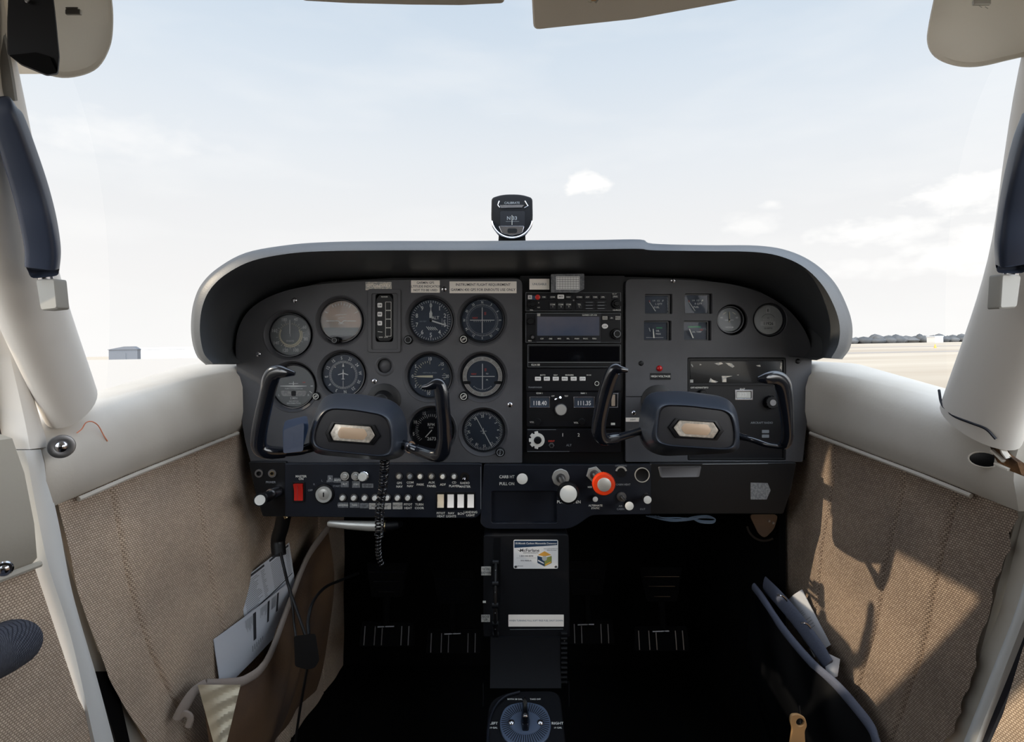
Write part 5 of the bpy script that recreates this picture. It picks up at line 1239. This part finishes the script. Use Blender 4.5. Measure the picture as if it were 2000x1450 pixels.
hang(vr,[W(1960,-60,.505),W(1960,-60,.505)+Vector((0,-.03,.08)),W(1960,-60,.505)+Vector((-.01,-.06,.17))])
fv=flatvisor('grey-beige flat visor edge at the top, left of centre',[(560,-60),(590,1),(680,6),(800,9),(900,10),(985,6),(985,-60)],.43,.47,8)
fv2=flatvisor('grey-beige slanted flat visor at the top, right of centre',[(1036,-60),(1042,58),(1240,37),(1470,-5),(1470,-60)],.43,.47,12)
hang(fv,[W(700,-55,.437),W(700,-55,.437)+Vector((0,0,.16))]); hang(fv,[W(900,-55,.437),W(900,-55,.437)+Vector((0,0,.16))])
hang(fv2,[W(1130,-55,.437),W(1130,-55,.437)+Vector((0,0,.16))]); hang(fv2,[W(1360,-55,.437),W(1360,-55,.437)+Vector((0,0,.16))])
b=MB('torn',FR(1158,2,.44)); b.prism([(-10,-4),(-4,-6),(2,-3),(6,-7),(11,0),(6,6),(-8,5)],3.5,5); b.mat('tan').rbox(-4,-3,6,2,5,5.4,1); b.build('glue_mark',fv2)
# black vent housing top left
t=thing('air_vent','black box-shaped air vent housing in the top left corner','air vent',tuple(W(62,60,.46)))
b=MB('base_black')
def vring(y0,y1l,y1r,f,Y): return [W(x,y,Y) for x,y in corner([(12,y0),(106,y0),(117*1.0,y1r),(13,y1l)],4,3)]
front=[(18,-60),(98,-60),(108,22),(117,112),(114,146),(92,149),(42,128),(14,105),(14,40)]
b.loft([[W(x,y,Y) for x,y in corner(shrink(front,s_),5,3)] for s_,Y in ((.98,.497),(1,.492),(1,.46),(.96,.45))]); b.build('housing',t)
b=MB('matt_black'); b.loft([[W(x,y,Y) for x,y in corner([(17,108),(70,102),(97,110),(112,143),(92,146),(44,126)],3,3)] for Y in (.452,.448)]); b.build('outlet',t)
b=MB('steel',FR(55,2,.448)); b.knob((0,0),5,0,4,1,14); b.build('screw',t)
b=MB('jamb'); b.tube(cr([W(-12,60,.50),W(0,120,.50),W(8,165,.505),W(12,192,.51)],5),[(.005,.009)]*16,10); b.build('bracket',t)
# compass
t=thing('compass','magnetic compass with a dark window and chrome lower rim, standing on the glareshield','compass',tuple(W(1000,470,1.12))); M=FR(1000,425,1.12)
cp_=corner([(-40,39),(-18,46),(18,46),(40,39),(41,-10),(30,-32),(12,-41),(-12,-41),(-30,-32),(-41,-10)][::-1],[16,10,10,10,10,16,6,14,14,6],4)
b=MB('base_black',M); b.loft([[(x*f,y*f+dy,w) for x,y in cp_] for f,dy,w in ((.90,0,-50),(.97,0,-20),(1,0,-4),(.96,0,0),(.92,0,1))]); b.build('case',t)
b=MB('chrome',M); b.tube([(x,y,1) for x,y in [(40*math.cos(a),-2+38*math.sin(a)) for a in [math.radians(188+ i*164/24) for i in range(25)]]],2.2,8)
b.prism(corner([(-26,-17),(24,-17),(20,-31),(0,-36),(-20,-31)][::-1],3,3),.5,3,.6); b.mat('black').rbox(-9,-31,10,-22,3,3.5,4); b.build('trim_ring',t)
b=MB('bezel',M); b.rbox(-23,-17,25,12,.8,1.6,3); b.mat('grey_print').text('N 33',0,-2,10,1.8); b.line((-12,-8),(14,-8),.5,1.6); b.mat('white_print').line((0,-15),(0,4),.6,2); b.build('card_window',t)
b=MB('chrome',M); b.prism([(-24,24),(24,24),(20,19),(-22,18)][::-1],.5,3,.5); b.tube([(-25,32,1),(-28,24,2),(-24,19,2)],1.0,6); b.tube([(25,32,1),(31,22,2),(24,18,2)],1.2,6); b.mat('grey_print').text('CALIBRATE',0,28,6,1.6); b.build('adjuster',t)
b=MB('black',M); b.loft([[(-26,-30,w),(26,-30,w),(30,-94,w),(-30,-94,w)] for w in (-44,-10)]); b.build('stand',t)
# snap screws in sills
for px,py,par in ((120,873,s1),):
    p=onwall(px,py,-1,.012); b=MB('steel',Matrix.Translation(p)@Matrix.Rotation(math.radians(62),4,'Z')@FR(1000,HZ,.0001).to_3x3().to_4x4()@Matrix.Scale(1000*10*1.0,4) if False else FR(px,py,.675,yaw=math.radians(38)))
    b.lathe([(23,-3),(22,0),(14,1.5),(10,0)],(0,0),28); b.mat('chrome').lathe([(11,-1),(10,4),(6,7),(.01,8)],(0,0),24); b.mat('black').line((-4,0),(4,0),1.6,7.9); b.line((0,-4),(0,4),1.6,7.9); b.build('screw',par)
b=MB('chrome',FR(8,1112,.60,yaw=math.radians(35))); b.lathe([(15,-1),(13,2),(9,2.4)],(0,0),24); b.lathe([(9,0),(8,5),(5,7)],(0,0),20); b.build('screw',d1)
# orange scrawl on the left sill
for nm,pp,mm in (('scrawl',[(150,846),(160,838),(168,826),(180,824),(192,832),(202,850),(210,862)],'orange_mark'),):
    mat('orange_mark',(214,130,96),.6); b=MB(mm); b.tube([onwall(x,y,-1,.0135) for x,y in [(p.x,p.y) for p in cr(pp,5)]],.0007,6); b.build('scrawl',s1)
# torn corner of the right sill
b=MB('black'); c=onwall(1922,898,1,.013); M=FR(1922,898,c.y-.004,yaw=math.radians(-40)); b.M=M; b.lathe([(24,-2),(24,1),(22,1.6)],(0,0),24,sy=.62); b.mat('torn_white').tube([(24*math.cos(a),15*math.sin(a),1) for a in [2*PI*i/20 for i in range(21)]],1.6,6); b.build('hole',s2)
vs=[];fs=[]; poly=[(1932,838),(1946,845),(1958,868),(1975,888),(2000,905),(2010,935),(1985,925),(1960,915),(1945,890),(1934,862)]
b=MB('foam_brown'); ring0=[onwall(x,y,1,.013) for x,y in poly]; c0=sum(ring0,Vector((0,0,0)))/len(ring0)
b.loft([ring0,[c0+(p-c0)*.85+Vector((-.007,-.003,0)) for p in ring0],[c0+(p-c0)*.4+Vector((-.006,-.003,.002)) for p in ring0]],False,True); b.build('torn_foam',s2)
b=MB('torn_white'); 
for pts in ([(1938,880),(1950,890),(1962,902)],[(1945,905),(1958,912),(1972,918)],[(1955,868),(1962,885),(1970,896)]): b.tube([onwall(x,y,1,.021) for x,y in pts],[(.002,.004)]*3,6)
b.build('frayed_edge',s2)
# right door jamb pieces
jr=[(1992,1010),(1972,1110),(1948,1210),(1905,1300),(1862,1390),(1835,1455)]
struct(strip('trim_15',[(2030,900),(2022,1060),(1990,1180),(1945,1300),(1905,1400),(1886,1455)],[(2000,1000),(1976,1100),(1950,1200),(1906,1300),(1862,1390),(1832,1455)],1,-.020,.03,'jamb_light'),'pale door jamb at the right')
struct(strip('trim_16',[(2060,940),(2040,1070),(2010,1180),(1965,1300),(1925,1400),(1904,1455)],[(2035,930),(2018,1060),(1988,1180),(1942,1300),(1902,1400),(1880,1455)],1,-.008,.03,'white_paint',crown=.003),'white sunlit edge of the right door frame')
struct(strip('trim_17',[(2080,1080),(2050,1180),(2000,1290),(1958,1380),(1926,1455)],[(2050,1060),(2016,1180),(1970,1295),(1930,1390),(1904,1455)],1,-.016,.02,'seal',rows=2),'dark blue seal at the right door')
struct(strip('trim_18',[(2120,1120),(2080,1200),(2022,1320),(1985,1400),(1962,1455)],[(2080,1080),(2050,1190),(2000,1300),(1958,1390),(1930,1455)],1,-.030,.02,'matt_black',rows=2),'black gap at the right door')
struct(strip('trim_19',[(2200,1150),(2150,1250),(2090,1360),(2050,1455)],[(2120,1120),(2062,1230),(2012,1345),(1964,1455)],1,-.012,.02,'jamb_light',crown=.004),'pale edge of the right door')
# woven blue-grey armrest at the left edge
t=thing('armrest','blue-grey woven armrest at the lower left edge','armrest',tuple(W(0,1270,.60)))
b=MB('fabric_blue'); pts=cr([W(-90,1310,.50),W(-50,1292,.56),W(-10,1275,.60),(W(16,1262,.63)),W(28,1256,.645)],6); nR=len(pts)
b.tube(pts,[(.026*(1 if i<nR-5 else (.97,.9,.75,.5,.15)[i-nR+5]),.03*(1 if i<nR-5 else (.97,.9,.75,.5,.15)[i-nR+5])) for i in range(nR)],24,up=(0,0,1)); b.build('cushion',t)
